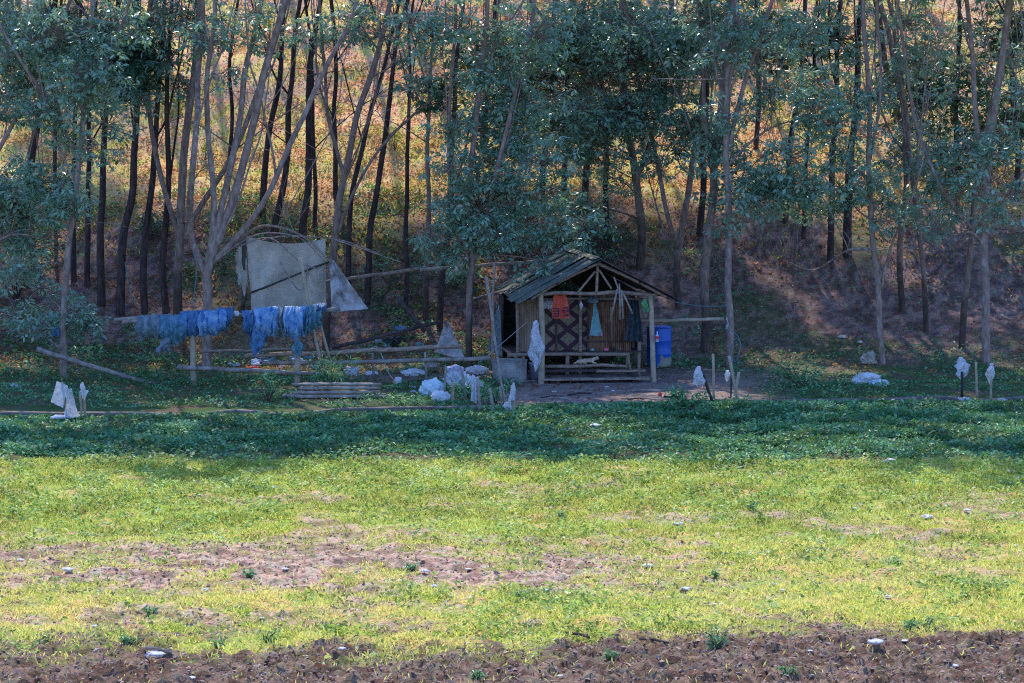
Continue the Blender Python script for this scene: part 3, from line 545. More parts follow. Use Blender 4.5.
cover('undergrowth', 90000, (-16, 17, -6.2, 6), lambda x, y: (1 - yard_mask(x, y) * 1.3) * (y > KY(x) + .3) * (.12 + .88 * clump(x, y, .7, .42, .58)) * (1 - .5 * sst(0, 5, y)), .08, .5, M['weed'], 'low green undergrowth between kerb and slope', .25, lambda x, y: .03 + .15 * clump(x, y, 1.6, .4, .65))
cover('field_weeds', 330000, (-13, 13, -38.8, -16.5), lambda x, y: (1 - soil_mask(x, y)) * np.clip(.15 + sst(-26, -19, y) * .4 + .6 * clump(x, y, .8, .48, .6) + .45 * sst(-26, -21, y) * (1 - sst(-2, 5, x)), 0, 1) * (.08 + .92 * clump(x, y, 3.3, .44, .56)), .075, .55, M['field_leaf'], 'low sunlit leafy weeds spread through the field grass', .25, lambda x, y: .01 + .15 * clump(x, y, 3.3, .48, .64))
cover('grass', 480000, (-13, 13, -39.2, -16.5), lambda x, y: np.clip(1 - soil_mask(x, y) * 1.05, .03, 1) * (.12 + .88 * clump(x, y, 2.2, .38, .58)), .075, .24, M['field_blade'], 'short yellow green grass of the open field', .8, lambda x, y: .005 + .05 * clump(x, y, 3.1, .5, .66))
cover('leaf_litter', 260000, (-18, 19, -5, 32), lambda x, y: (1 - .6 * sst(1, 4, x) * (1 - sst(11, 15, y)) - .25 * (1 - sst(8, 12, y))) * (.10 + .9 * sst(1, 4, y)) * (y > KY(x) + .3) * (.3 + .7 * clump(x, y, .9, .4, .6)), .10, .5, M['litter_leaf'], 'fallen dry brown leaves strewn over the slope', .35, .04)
cover('slope_grass', 26000, (-19, 19, 11, 31), lambda x, y: clump(x + 7, y, .6, .45, .6), .16, .22, M['leaf_bright'], 'tufts of sunlit grass on the bank between the trunks', .8, .05)
cover('slope_weeds', 60000, (-19, 20, 2, 15), lambda x, y: clump(x + 3, y, .55, .46, .6) * (1 - .8 * sst(4, 8, x)), .13, .45, M['weed'], 'green undergrowth patches on the shaded slope', .2, lambda x, y: .03 + .2 * clump(x, y, 1.6, .4, .65))
# clods of ploughed soil
x, y = scatter(110000, -9, 9, -39.5, -26, lambda x, y: soil_mask(x, y) * np.where(y < -34.5, 1, .4)); mb = MB()
O = np.array([[1, 0, 0], [-1, 0, 0], [0, 1, 0], [0, -1, 0], [0, 0, 1], [0, 0, -1.]]); OF = np.array([[0, 2, 4], [2, 1, 4], [1, 3, 4], [3, 0, 4], [2, 0, 5], [1, 2, 5], [3, 1, 5], [0, 3, 5]])
k = len(x); rr = np.minimum(RNG.gamma(.8, .009, k) + .003, RNG.uniform(.02, .04, k)); V = (O[None] * (1 + RNG.uniform(-.45, .35, (k, 6, 1)))) * rr[:, None, None] * np.array([1.2, 1, .55]) + RNG.normal(size=(k, 6, 3)) * rr[:, None, None] * .28
a = RNG.random(k) * 6.28; V = np.stack([V[..., 0] * np.cos(a)[:, None] - V[..., 1] * np.sin(a)[:, None], V[..., 0] * np.sin(a)[:, None] + V[..., 1] * np.cos(a)[:, None], V[..., 2]], -1) + np.stack([x, y, gz(x, y) + rr * .3], -1)[:, None]
mb.add(V.reshape(-1, 3), (np.arange(k)[:, None, None] * 6 + OF[None]).reshape(-1, 3)); tag(mb.build('soil_clods', M['soil']), 'loose clods of ploughed brown soil', 'soil', kind='stuff')

# ------------------------------------------------------------------ generic shapes
def lump(c, d, seed=0, n=16, amp=.22, fr=1.5, flatb=True):
    n = int(n * 1.5); amp = amp * 1.35; mb = MB(); u = np.linspace(0, math.pi, n)[:, None]; v = (np.arange(n * 2) * math.pi / n)[None]
    X = np.sin(u) * np.cos(v); Yv = np.sin(u) * np.sin(v); Z = np.cos(u) * np.ones_like(v)
    r = 1 + amp * (fbm(X * fr + Z * 1.3 + seed * 7.1, Yv * fr - Z * fr, seed + 101, 3) - .5) * 2 + amp * .9 * (np.abs(fbm(X * fr * 1.8 + seed + Yv, Z * fr * 2.2 + Yv * 2, seed + 7, 4) - .5) * 2) - amp * .3
    V = np.stack([X * r * d[0] / 2, Yv * r * d[1] / 2, Z * r * d[2] / 2], -1)
    if flatb: V[..., 2] = np.maximum(V[..., 2], -d[2] * .33) + d[2] * .33
    mb.grid(V + np.asarray(c, float), wrap=True); return mb
def pouch(top, w, h, seed=0, dep=None, prof=None):
    mb = MB(); n = 30; m = 26; dep = dep or w * .5; prof = prof or [[(0, .22), (.1, .45), (.3, .62), (.5, 1), (.75, .8), (.9, .95), (1, .5)], [(0, .1), (.2, .5), (.45, .7), (.7, .62), (.85, 1), (1, .7)], [(0, .5), (.12, .35), (.3, .75), (.6, .9), (.8, .55), (1, .3)]][seed % 3]
    V = np.zeros((m, n, 3))
    for i in range(m):
        t = i / (m - 1); k = np.interp(t, [p[0] for p in prof], [p[1] for p in prof])
        for j in range(n):
            a = j * 2 * math.pi / n; r = k * (1 - .30 * abs(math.sin(a * 2.5 + t * 4 + seed * 1.7 + 2.5 * float(vnoise(t * 3 + seed, a)))) ** 2) * (1 + .55 * (.5 - 2 * abs(float(fbm(math.cos(a) * 3 + seed, math.sin(a) * 3 + t * 6, seed + 3, 3)) - .5))) * (1 + .7 * (float(fbm(math.cos(a) * 1.7 + seed * 3.3, math.sin(a) * 1.7 + t * 2.2, seed, 3)) - .5) * 2)
            V[i, j] = [math.cos(a) * w / 2 * r + .08 * w * math.sin(t * 5 + seed), math.sin(a) * dep / 2 * r, -t * h * (1 + .16 * math.sin(a * 2 + seed) + .10 * math.sin(a * 5 + seed * 2))]; V[i, j, 0] += .18 * w * t * math.sin(seed * 2.3)
    mb.grid(V + np.asarray(top, float), wrap=True); return mb
def sheet(c00, c10, c01, c11, nx=16, ny=16, amp=.05, sag=0, seed=0, fr=3.):
    """hanging cloth from its four corners (top-left, top-right, bottom-left, bottom-right)"""
    s = np.linspace(0, 1, nx)[None, :, None]; t = np.linspace(0, 1, ny)[:, None, None]
    V = (1 - t) * ((1 - s) * c00 + s * c10) + t * ((1 - s) * c01 + s * c11)
    S = np.broadcast_to(s, V.shape[:2] + (1,))[..., 0]; Tt = np.broadcast_to(t, V.shape[:2] + (1,))[..., 0]
    V = V.copy(); V[..., 2] -= sag * 4 * S * (1 - S) * (1 - Tt); V[..., 1] += amp * (fbm(S * fr * 1.6 + seed, Tt * fr * .8, seed + 5, 3) - .5) * 2 + amp * .5 * np.sin(S * fr * 4 + seed + Tt * 2)
    V[..., 0] += amp * .4 * (fbm(S * fr, Tt * fr + seed, seed + 9) - .5); mb = MB(); mb.grid(V); return mb
def pole(pa, pb, w0, w1=None, sag=0, n=9, name='pole', m='wood', label='', cat='pole', group=None, Ya=None, Yb=None, knots=False):
    A = at(*pa, Ya); Bp = at(*pb, Ya if Yb is None else Yb); k = sca(Ya); w1 = w1 or w0
    t = np.linspace(0, 1, n)[:, None]; p = A * (1 - t) + Bp * t; p[:, 2] -= sag * 4 * (t * (1 - t))[:, 0]
    L_ = np.linalg.norm(Bp - A); p[1:-1] += (RNG.random((n - 2, 3)) - .5) * min(.03, .012 * L_)
    mb = MB(); rad = np.linspace(w0, w1, n) / k / 2
    if knots: rad = rad * (1 + .12 * (np.arange(n) % 2))
    mb.tube(p, rad, 8, wob=.06); return solo(mb, name, M[m], label, cat, group, True)

# ------------------------------------------------------------------ hut
H0 = P(541, 383.5); YAW = math.radians(8)
hut = empty('bamboo_hut', H0, 'small open-fronted bamboo hut with patterned mat wall and tin gable roof', 'hut', rz=YAW)
cy, sy = math.cos(YAW), math.sin(YAW)
def HW(u, v, z): return np.array([H0[0] + u * cy - v * sy, H0[1] + u * sy + v * cy, H0[2] + z])
def hp(name, mb, m, parent=hut, smooth=False): return mb.build(name, M[m] if isinstance(m, str) else m, parent, smooth)
def stick(pts, r, n=8): 
    mb = MB(); pts = smooth_path(pts, 4); mb.tube(pts, np.interp(np.linspace(0, 1, len(pts)), np.linspace(0, 1, len(r)) if np.ndim(r) else [0, 1], r if np.ndim(r) else [r, r]), n, wob=.08); return mb
AP = 1.42; ZR = 3.12; EL, ER, ZE = -.60, 3.50, 2.03; VF, VB = -.35, 4.7
ps = MB()
hp('post', stick([(0, 0, -.3), (.02, 0, .8), (.03, 0, 1.5), (-.02, 0, 2.25)], [.085, .075, .07, .075]), 'bamboo', smooth=True)
hp('post', stick([(2.88, 0, -.3), (2.83, 0, 1.), (2.78, 0, 2.2)], [.075, .065, .07]), 'bamboo', smooth=True)
for (u, v, z) in [(-.42, 1.3, 2.05), (2.72, 1.35, 2.2), (-.45, 4.4, 2.05), (2.8, 4.4, 2.1), (1.42, 4.4, 3.0), (1.2, 1.34, 2.3)]:
    hp('post', stick([(u, v, -.3), (u + .02, v, z * .5), (u, v, z)], [.05, .045, .045]), 'wood', smooth=True)
hp('front_beam', stick([(-.25, -.02, 2.20), (.4, 0, 2.27), (1.2, 0, 2.24), (1.9, 0, 2.27), (2.5, 0, 2.22), (2.95, -.02, 2.19)], [.045, .05, .045, .055, .045, .04]), 'wood', smooth=True)
hp('rafter', stick([(AP + .03, -.12, ZR - .10), (.5, -.12, 2.58), (-.38, -.12, 2.06)], [.04, .04, .035]), 'wood', smooth=True)
hp('rafter', stick([(AP - .03, -.13, ZR - .10), (2.3, -.13, 2.60), (3.25, -.13, 2.10)], [.045, .04, .04]), 'wood', smooth=True)
for v in (1.6, 3.0, 4.5):
    hp('rafter', stick([(AP, v, ZR - .12), (-.45, v, 2.03)], [.035, .035]), 'wood_dark', smooth=True); hp('rafter', stick([(AP, v, ZR - .12), (3.3, v, 2.08)], [.035, .035]), 'wood_dark', smooth=True)
hp('king_post', stick([(AP - .02, -.02, 2.25), (AP, -.05, ZR - .16)], [.04, .035]), 'wood', smooth=True)
hp('brace', stick([(.92, -.02, 2.27), (AP - .06, -.04, 2.80)], [.03, .03]), 'wood', smooth=True)
hp('brace', stick([(1.78, -.02, 2.36), (AP + .04, -.04, 2.84)], [.03, .03]), 'wood', smooth=True)
for i, f in enumerate((.15, .5, .85)):
    for e in (EL, ER):
        u = AP + (e - AP) * f; z = ZR + (ZE - ZR) * f - .065; hp('purlin', stick([(u, VF + .08, z), (u, 2, z), (u, VB - .1, z)], [.025, .025, .025], 6), 'wood_dark')
hp('ridge_pole', stick([(AP, VF + .05, ZR - .06), (AP, VB, ZR - .06)], [.035, .035]), 'wood_dark')
def corr(e, v0, v1, f0, f1, lift, m, ang=0.):
    nu = max(10, int((v1 - v0) / .0127)); vs = np.linspace(v0, v1, nu); fs = np.linspace(f0, f1, 9)
    V = np.zeros((9, nu, 3)); sg = 1 if e > AP else -1; sl = math.atan2(ZR - ZE, abs(e - AP))
    for i, f in enumerate(fs):
        c = .011 * np.cos(vs / .076 * 2 * math.pi); V[i, :, 0] = AP + (e - AP) * f + sg * math.sin(sl) * (c + lift); V[i, :, 1] = vs + ang * f
        V[i, :, 2] = ZR + (ZE - ZR) * f + math.cos(sl) * (c + lift) + .01 * np.sin(vs * 3 + f * 4)
    mb = MB(); mb.grid(V); return hp('roof_sheet', mb, m)
vv = np.linspace(VF, VB, 7)
for i in range(6):
    corr(EL, vv[i] - .05, vv[i + 1] + .03, -.01 + .02 * (i % 2), 1.0 + (.04 if i % 3 == 1 else 0) - .01 * i, .012 + .016 * (i % 2), 'roof', .02 * (i % 2))
    corr(ER, vv[i] - .05, vv[i + 1] + .03, -.01, 1.0 + (.03 if i % 2 else 0), .014 + .018 * (i % 2), 'roof_dark' if i == 0 else 'roof', .015)
corr(EL, 2.9, 3.8, .35, .75, .07, 'roof', .05); corr(EL, 1.0, 1.9, .05, .45, .08, 'roof', -.06)
mb = MB(); mb.grid(np.array([[(AP + s * .16, v, ZR - abs(s) * .06 + .055) for s in (-1, -.3, 0, .3, 1)] for v in np.linspace(VF - .02, VB, 6)])); hp('ridge_cap', mb, 'roof')
# platform
mb = MB(); 
for i in range(22): mb.box((1.16, 1.32 + i * .148, .66 + .006 * (i % 2)), (3.3, .13, .04))
hp('floor', mb, 'wood_dark')
hp('floor_beam', stick([(-.68, 1.16, .62), (.6, 1.17, .63), (2.45, 1.16, .60)], [.05, .045, .05]), 'wood', smooth=True)
hp('floor_beam', stick([(-.45, 4.5, .60), (2.7, 4.5, .6)], [.05, .05]), 'wood', smooth=True)
hp('floor_beam', stick([(-.5, 1.0, .60), (-.5, 4.6, .6)], [.04, .04]), 'wood', smooth=True)
for u, v in ((-.28, 1.2), (.86, 1.2), (2.42, 1.22), (-.4, 2.9), (-.4, 4.4), (2.7, 4.3)): hp('floor_leg', stick([(u, v, -.1), (u, v, .60)], [.06, .05]), 'wood', smooth=True)
hp('brace', stick([(2.52, 1.1, 0), (2.40, 1.15, .55)], [.03, .03]), 'wood', smooth=True)
# walls
pm, nt, out = nodes('patterned_mat'); L = nt.links.new
tc = N(nt, 'ShaderNodeTexCoord'); sp = N(nt, 'ShaderNodeSeparateXYZ'); L(tc.outputs['Object'], sp.inputs[0])
def mth(op, a, b=None, v=None):
    n = N(nt, 'ShaderNodeMath', operation=op); L(a, n.inputs[0])
    if b is not None: L(b, n.inputs[1])
    if v is not None: n.inputs[1].default_value = v
    return n.outputs[0]
xx = mth('MULTIPLY', sp.outputs[0], v=1 / .60); zz = mth('MULTIPLY', sp.outputs[2], v=1 / .50)
p_ = mth('PINGPONG', mth('ADD', xx, zz), v=.5); q_ = mth('PINGPONG', mth('SUBTRACT', xx, zz), v=.5); mn = mth('MINIMUM', p_, q_)
band = mth('LESS_THAN', mn, v=.155)
vo = N(nt, 'ShaderNodeTexVoronoi'); vo.inputs['Scale'].default_value = 26; L(tc.outputs['Object'], vo.inputs[0])
mo = ramp(nt, vo.outputs['Distance'], [(.25, (.09, .055, .04)), (.45, (.24, .19, .13))])
mxn = N(nt, 'ShaderNodeMix', data_type='RGBA'); L(band, mxn.inputs['Factor']); L(mo, mxn.inputs['A']); mxn.inputs['B'].default_value = (.05, .018, .03, 1)
bs = N(nt, 'ShaderNodeBsdfPrincipled'); bs.inputs['Roughness'].default_value = .8; L(mxn.outputs['Result'], bs.inputs['Base Color']); L(bs.outputs[0], out.inputs[0])
mb = MB(); mb.grid(np.array([[(u, 1.385 + .012 * math.sin(u * 9 + z * 3), z) for u in np.linspace(.18, 1.42, 20)] for z in np.linspace(.70, 1.98, 14)])); hp('patterned_mat', mb, pm)
mb = MB(); random.seed(3)
for i in range(22):
    u = 1.45 + i * .051; mb.box((u, 1.40 + random.uniform(-.008, .008), 1.42 + random.uniform(-.03, .03)), (.041, .02, 1.5))
hp('bamboo_wall', mb, 'slat')
mb = MB()
for i in range(14): mb.box((-.40 + i * .043, 1.42 + random.uniform(-.006, .006), 1.38 + random.uniform(-.02, .02)), (.037, .02, 1.42))
hp('bamboo_wall', mb, mat('slat_grey', (.20, .13, .09), (.42, .30, .22), scale=8, stretch=(1, 1, .2)))
mb = MB(); mb.box((2.6, 1.41, 1.5), (.06, .03, 1.5)); mb.box((.60, 1.36, 1.35), (.045, .03, 1.5)); mb.box((1.42, 1.365, 1.35), (.05, .03, 1.35)); mb.box((2.0, 1.375, .92), (1.15, .02, .04)); mb.box((2.0, 1.375, 1.95), (1.15, .02, .04)); hp('batten', mb, 'wood_dark')
hp('wall_top_beam', stick([(-.5, 1.30, 2.0), (1.2, 1.30, 2.03), (2.8, 1.30, 2.0)], [.035, .035, .035]), 'wood', smooth=True)
mb = MB(); mb.box((1.18, 4.5, 1.35), (3.2, .03, 1.3)); mb.box((2.76, 2.95, 1.35), (.03, 3.0, 1.3)); mb.box((-.46, 4.0, 1.35), (.03, .9, 1.3)); mb.box((1.18, 4.52, .35), (3.2, .02, .7)); mb.add([(-.5, 4.46, 1.98), (3.3, 4.46, 1.98), (AP, 4.46, ZR - .1)], np.array([[0, 1, 2]])); hp('back_wall_and_shade_sheets', mb, 'wood_dark')  # walls plus dark sheets added for the gloom in gable and under floor
mb = MB(); 
for i in range(3): mb.box((2.02, 1.365, 1.20 + 0 * i), (.02, .012, .5)) if i == 0 else mb.box((1.72 + i * .3, 1.37, 1.62), (.07, .012, .36)) if i == 1 else None
hp('slip', mb, 'wood_grey')
# low plank deck in front
deck = empty('plank_deck', HW(1.4, .35, 0), 'low step of rough planks laid on the ground before the hut', 'step', rz=YAW)
for (u0, u1, v, z, w, h, m) in [(0, 2.75, .05, .10, .34, .05, 'wood'), (.1, 2.55, .36, .14, .20, .05, 'wood_dark'), (.15, 2.35, .60, .26, .16, .06, 'wood_dark'), (1.5, 2.75, .62, .24, .22, .05, 'wood'), (.1, 2.0, .86, .36, .18, .05, 'wood')]:
    mb = MB(); mb.box(((u0 + u1) / 2 - 1.4, v - .35, z), (u1 - u0, w, h), Matrix.Rotation(random.uniform(-.015, .015), 3, 'Z')); hp('plank', mb, m, deck)
for u in (.3, 1.4, 2.4): mb = MB(); mb.box((u - 1.4, .12, .09), (.12, .9, .16)); hp('bearer', mb, 'wood_dark', deck)
lg = MB(); lg.tube([HW(.1, .72, .36), HW(.9, .70, .35), HW(1.7, .72, .38), HW(2.3, .78, .33)], [.04, .05, .045, .035], 8, wob=.1); solo(lg, 'log', M['wood'], 'thin crooked log lying along the hut step in front of the cat', 'log', smooth=True)
# things hung on the hut
def hm(mb_fn, name, m, label, cat, smooth=True, group=None): return solo(mb_fn, name, m, label, cat, group, smooth)
vest = empty('orange_vest', HW(.52, .08, 1.62), 'orange sleeveless top with dark lettering hanging from the front beam', 'clothing', rz=YAW)
v0 = MB(); n = 14; V = np.zeros((n, n, 3))
for i in range(n):
    t = i / (n - 1)
    for j in range(n):
        s_ = j / (n - 1) * 2 - 1; w = .15 + .07 * min(1, t * 1.8) ; V[i, j] = [s_ * w - .03 * (1 - t), .02 * math.sin(s_ * 7 + t) , .62 * (1 - t) - (.09 * max(0, 1 - abs(s_) * 2.2) * (1 if i == 0 else 0))]
v0.grid(V); hp('body', v0, 'orange', vest)
mk = MB()
def strokes(mb, lst, ox, oz, s):
    for pl in lst: mb.tube([(ox + x * s, -.034, oz + z * s) for x, z in pl], .0125, 5)
strokes(mk, [[(0, 0), (1, 0)], [(1, 0), (1, 1)], [(0, 1), (1, 1)], [(0, .5), (1, .5)], [(0, 1.5), (1, 1.5), (1, 1)]], -.20, .06, .13)
strokes(mk, [[(0, 1.7), (.5, 1.9), (1.4, 1.8)], [(.1, 1.5), (0, .9), (.5, .8), (.6, 1.2), (.2, 1.2)], [(.9, 1.5), (1.4, 1.4), (1.3, .9), (.9, 1.0)], [(.4, .5), (.3, 0), (.8, 0), (.8, .5)], [(1.1, .5), (1.1, 0), (1.5, .1)]], .045, .06, .115)
hp('lettering', mk, 'navy', vest)
mb = MB(); mb.tube([(-.01, -.028, .6), (.01, -.03, .05)], .008, 5); hp('seam', mb, 'red', vest)
hm(sheet(HW(1.50, .9, 1.95), HW(1.54, .9, 1.95), HW(1.38, .9, 1.12), HW(1.72, .9, 1.10), 10, 12, .05, 0, 3), 'towel', M['teal'], 'teal towel hanging in a narrow triangle before the slatted wall', 'towel')
hm(lump(HW(1.66, .86, 1.13), (.09, .05, .06), 3, 8), 'pink_clip', M['pink'], 'pink scrap at the hem of the teal towel', 'scrap')
for i, (a, b_) in enumerate([((1.82, 2.66), (1.99, 2.20)), ((1.90, 2.36), (1.75, 1.68)), ((1.95, 2.50), (1.97, 1.60)), ((2.00, 2.34), (2.04, 1.62)), ((2.02, 2.30), (2.28, 1.74))]):
    mb = MB(); mb.tube([HW(a[0], -.14 - .02 * i, a[1]), HW((a[0] + b_[0]) / 2 + .005, -.14 - .02 * i, (a[1] + b_[1]) / 2), HW(b_[0], -.14 - .02 * i, b_[1])], [.022, .025, .024], 7); solo(mb, 'bamboo_stick', M['bamboo_dry'], 'short bare stick hanging in the bunch on the front beam', 'stick', 'sticks bunched on the front beam', True)
hm(sheet(HW(2.42, 1.12, 2.0), HW(2.68, 1.12, 2.0), HW(2.32, 1.10, .96), HW(2.80, 1.1, .92), 16, 14, .09, 0, 8, 5), 'dark_net', M['net_dark'], 'dark net hanging against the right corner post of the hut wall', 'net')
hm(pouch(HW(-.14, -.10, 1.60), .33, .92, 3, .22, [(0, .15), (.1, .5), (.2, .45), (.5, .8), (.75, 1), (.92, .75), (1, .3)]), 'plastic_bag', M['white_bag'], 'long white plastic bag tied to the left front post of the hut', 'bag')
hm(pouch(HW(-.12, -.10, .72), .18, .34, 5, .1), 'plastic_bag', M['white_bag'], 'small pale bag low on the left front post under the long one', 'bag')
hm(pouch(HW(2.62, -.05, 2.10), .17, .28, 9, .1), 'green_bag', M['green_bag'], 'small bright green bag beside the right front post', 'bag')
hm(pouch(HW(1.06, .3, 2.02), .09, .18, 11, .06), 'white_cup', M['white_bag'], 'small white item hanging under the beam by the orange top', 'item')
hm(lump(HW(1.86, 1.2, .70), (.13, .08, .10), 4, 8), 'pink_bundle', M['pink'], 'small pink bundle on the hut floor edge below the towel', 'bundle')
hm(lump(HW(1.50, 1.2, .70), (.10, .08, .09), 5, 8), 'teal_cup', M['teal'], 'small teal item on the hut floor edge left of the pink bundle', 'item')
hm(lump(HW(2.06, 1.2, .70), (.10, .08, .11), 6, 8), 'dark_jar', M['black'], 'small dark jar on the hut floor edge right of the pink bundle', 'jar')
hm(lump(HW(.35, 1.15, 1.80), (.34, .22, .26), 12, 10), 'cloth_bundle', M['white_cloth'], 'pale cloth bundle tucked under the eave left of the lattice mat', 'bundle')
hm(lump(HW(1.48, 1.1, 1.92), (.32, .2, .2), 13, 10), 'basket', M['net_grey'], 'grey bundle under the eave at the top of the slatted wall', 'bundle')
hm(sheet(HW(-.60, 3.6, 1.75), HW(-.60, 3.2, 1.75), HW(-.78, 4.4, .5), HW(-.62, 2.6, .45), 12, 12, .08, 0, 4), 'hanging_net', M['net_grey'], 'grey net hanging in a cone at the left end of the hut', 'net')
hm(sheet(HW(-.66, 4.5, 1.9), HW(-.66, 4.2, 1.85), HW(-.70, 4.5, 1.0), HW(-.66, 4.2, 1.05), 6, 8, .05, 0, 5), 'orange_cloth', M['orange'], 'strip of orange cloth at the far left corner of the hut', 'cloth')
mb = MB(); bt = HW(2.93, -.12, 1.02); mb.tube([bt, bt + [0, 0, .16], bt + [0, 0, .20], bt + [0, 0, .27]], [.042, .042, .015, .015], 10); btl = empty('bottle', bt, 'small red-labelled bottle hanging on the right front post', 'bottle')
o = mb.build('glass', M['lilac'], btl, True, bt); o.location = (0, 0, 0)
mb = MB(); mb.tube([bt + [0, 0, .07], bt + [0, 0, .15]], [.046, .046], 10, cap=False); o = mb.build('bottle_label', M['red'], btl, True, bt); o.location = (0, 0, 0)
# cat on the planks: one skinned surface
cb = HW(1.28, .66, .43)
cv = [(-.22, 0, .05), (-.12, 0, .07), (0, .0, .075), (.12, 0, .08), (.19, -.01, .12), (.25, -.03, .13), (.30, -.04, .115), (.14, -.06, .02), (.24, -.09, .01), (-.12, -.06, .025), (-.03, -.10, .01), (-.30, -.02, .03), (-.36, -.08, .015), (-.30, -.13, .012), (.245, -.07, .19), (.265, .01, .19)]
cr_ = [.055, .062, .06, .056, .04, .048, .026, .022, .016, .03, .016, .015, .012, .010, .006, .006]
ce = [(0, 1), (1, 2), (2, 3), (3, 4), (4, 5), (5, 6), (3, 7), (7, 8), (1, 9), (9, 10), (0, 11), (11, 12), (12, 13), (5, 14), (5, 15)]
me = bpy.data.meshes.new('cat'); me.from_pydata(cv, ce, []); me.materials.append(M['cat']); cat = bpy.data.objects.new('cat', me); COL.objects.link(cat); cat.location = cb; cat.rotation_euler = (0, 0, YAW)
md = cat.modifiers.new('skin', 'SKIN'); md.use_smooth_shade = True
for sv, r in zip(me.skin_vertices[0].data, cr_): sv.radius = (r, r)
me.skin_vertices[0].data[2].use_root = True
ms = cat.modifiers.new('sub', 'SUBSURF'); ms.levels = 2; ms.render_levels = 2
tag(cat, 'small sandy cat lying on the planks in front of the hut', 'cat')

# ------------------------------------------------------------------ barrel, tank, bucket
def lathe(prof, n=32):
    mb = MB(); a = np.arange(n) * 2 * math.pi / n; mb.grid(np.array([[(r * math.cos(t), r * math.sin(t), z) for t in a] for r, z in prof]), wrap=True); return mb
bp_ = P(659, 366.5); s_ = sca(bp_[1]); R = 12.3 / s_; Hh = 40 / s_
br = empty('barrel', bp_, 'blue plastic barrel with a mud-stained foot right of the hut', 'barrel')
bm_, nt, out = nodes('barrel_plastic'); L = nt.links.new
tc = N(nt, 'ShaderNodeTexCoord'); sp = N(nt, 'ShaderNodeSeparateXYZ'); L(tc.outputs['Object'], sp.inputs[0])
nz = N(nt, 'ShaderNodeTexNoise'); nz.inputs['Scale'].default_value = 5; L(tc.outputs['Object'], nz.inputs[0])
k1 = mth('SUBTRACT', mth('MULTIPLY', nz.outputs[0], v=1.3), mth('MULTIPLY', sp.outputs[2], v=1.7)); xk = mth('MULTIPLY', sp.outputs[0], v=.9); k1 = mth('ADD', k1, xk)
cc = ramp(nt, k1, [(.30, (.012, .12, .55)), (.46, (.33, .33, .27))]); bs = N(nt, 'ShaderNodeBsdfPrincipled'); bs.inputs['Roughness'].default_value = .4; L(cc, bs.inputs['Base Color']); L(bs.outputs[0], out.inputs[0])
hp('body', lathe([(0, 0), (R * .93, 0), (R * .97, .03), (R, .1), (R, Hh * .3), (R * 1.03, Hh * .32), (R * 1.03, Hh * .35), (R, Hh * .37), (R, Hh * .63), (R * 1.03, Hh * .65), (R * 1.03, Hh * .68), (R, Hh * .7), (R, Hh * .93), (R * .94, Hh)]), bm_, br, True)
hp('lid', lathe([(R * .98, Hh - .03), (R * 1.02, Hh - .02), (R * 1.02, Hh + .01), (R * .9, Hh + .015), (0, Hh + .01)]), 'blue_barrel', br, True)
tp = P(509.5, 383); s_ = sca(tp[1]); R = 17.5 / s_; Hh = 22 / s_; tp = tp + [0, R, 0]
tk = empty('concrete_tank', tp, 'round grey concrete tank left of the hut step', 'tank')
hp('ring', lathe([(R * .99, -.05), (R, .0), (R, Hh - .03), (R * 1.03, Hh - .02), (R * 1.03, Hh), (R * .88, Hh), (R * .88, .1), (0, .1)]), 'concrete', tk)
hp('water', lathe([(R * .878, Hh * .7), (0, Hh * .7)]), 'black', tk)
bk = P(535.5, 382); bk = bk + [0, .25, 0]; b = empty('bucket', bk, 'tall grey-purple bucket between the concrete tank and the hut post', 'bucket')
hp('body', lathe([(0, 0), (.13, 0), (.165, .42), (.18, .43), (.18, .47), (.155, .46), (.12, .02)]), 'bucket', b, True)
mb = MB(); mb.tube([(.17 * math.cos(a), .17 * math.sin(a) - .02, .44 - .12 * math.sin(a * .5) * 0 - .10 * abs(math.sin(a / 2 + .8))) for a in np.linspace(3.3, 6.1, 9)], .006, 5); hp('handle', mb, 'twine', b)

# ------------------------------------------------------------------ rails, posts, poles
Y1 = P(193, 386)[1]; G2 = 'posts and rails left of the hut'
pole((192, 330), (194, 388), 6, 6, 0, 7, 'post', 'bamboo', 'upright post under the left bunch of blue netting', 'post', G2, Y1)
pole((298, 342), (297, 388), 6, 6, 0, 7, 'post', 'bamboo', 'upright post under the right bunch of blue netting', 'post', G2, Y1)
pole((177, 367), (324, 374), 5, 4, .0, 9, 'rail', 'wood_grey', 'low pale rail joining the two net posts', 'rail', G2, Y1 - .08)
pole((122, 322), (340, 309), 5, 4, .02, 11, 'rail', 'wood_grey', 'high rail that carries the bunched blue netting', 'rail', G2, Y1 + .12)
pole((244, 356), (462, 346), 4.5, 5, .02, 11, 'rail', 'wood', 'upper rail running to the forked tree left of the hut', 'rail', G2, Y1 + .6)
pole((262, 363), (490, 358), 4, 4.5, .03, 11, 'rail', 'wood_grey', 'lower rail ending at the concrete tank', 'rail', G2, Y1 + .45)
pole((200, 352), (300, 349), 3, 3, 0, 7, 'pole', 'wood', 'thin pole lying on the slope behind the two net bunches', 'pole', None, Y1 + 2)
pole((300, 258), (322, 372), 3, 3.4, 0, 7, 'pole', 'bamboo', 'thin slanting pole crossing the right end of the blue netting', 'pole', None, Y1 + .3)
pole((308, 276), (330, 360), 2.6, 3, 0, 7, 'pole', 'bamboo', 'second thin slanting pole right of the first by the netting', 'pole', None, Y1 + .5)
pole((37, 349), (158, 385), 5.5, 4, .03, 9, 'log', 'wood_grey', 'grey pole leaning down to the grass beside the slim pale tree', 'log', None, P(158, 385)[1] + .3, P(158, 385)[1])
YL = P(467, 345)[1]
pole((318, 283), (425, 268), 3.2, 3.8, 0, 9, 'pole', 'wood', 'left length of the long pole crossing behind the dirty white sheet', 'pole', 'long poles tied across the trunks', 4.4)
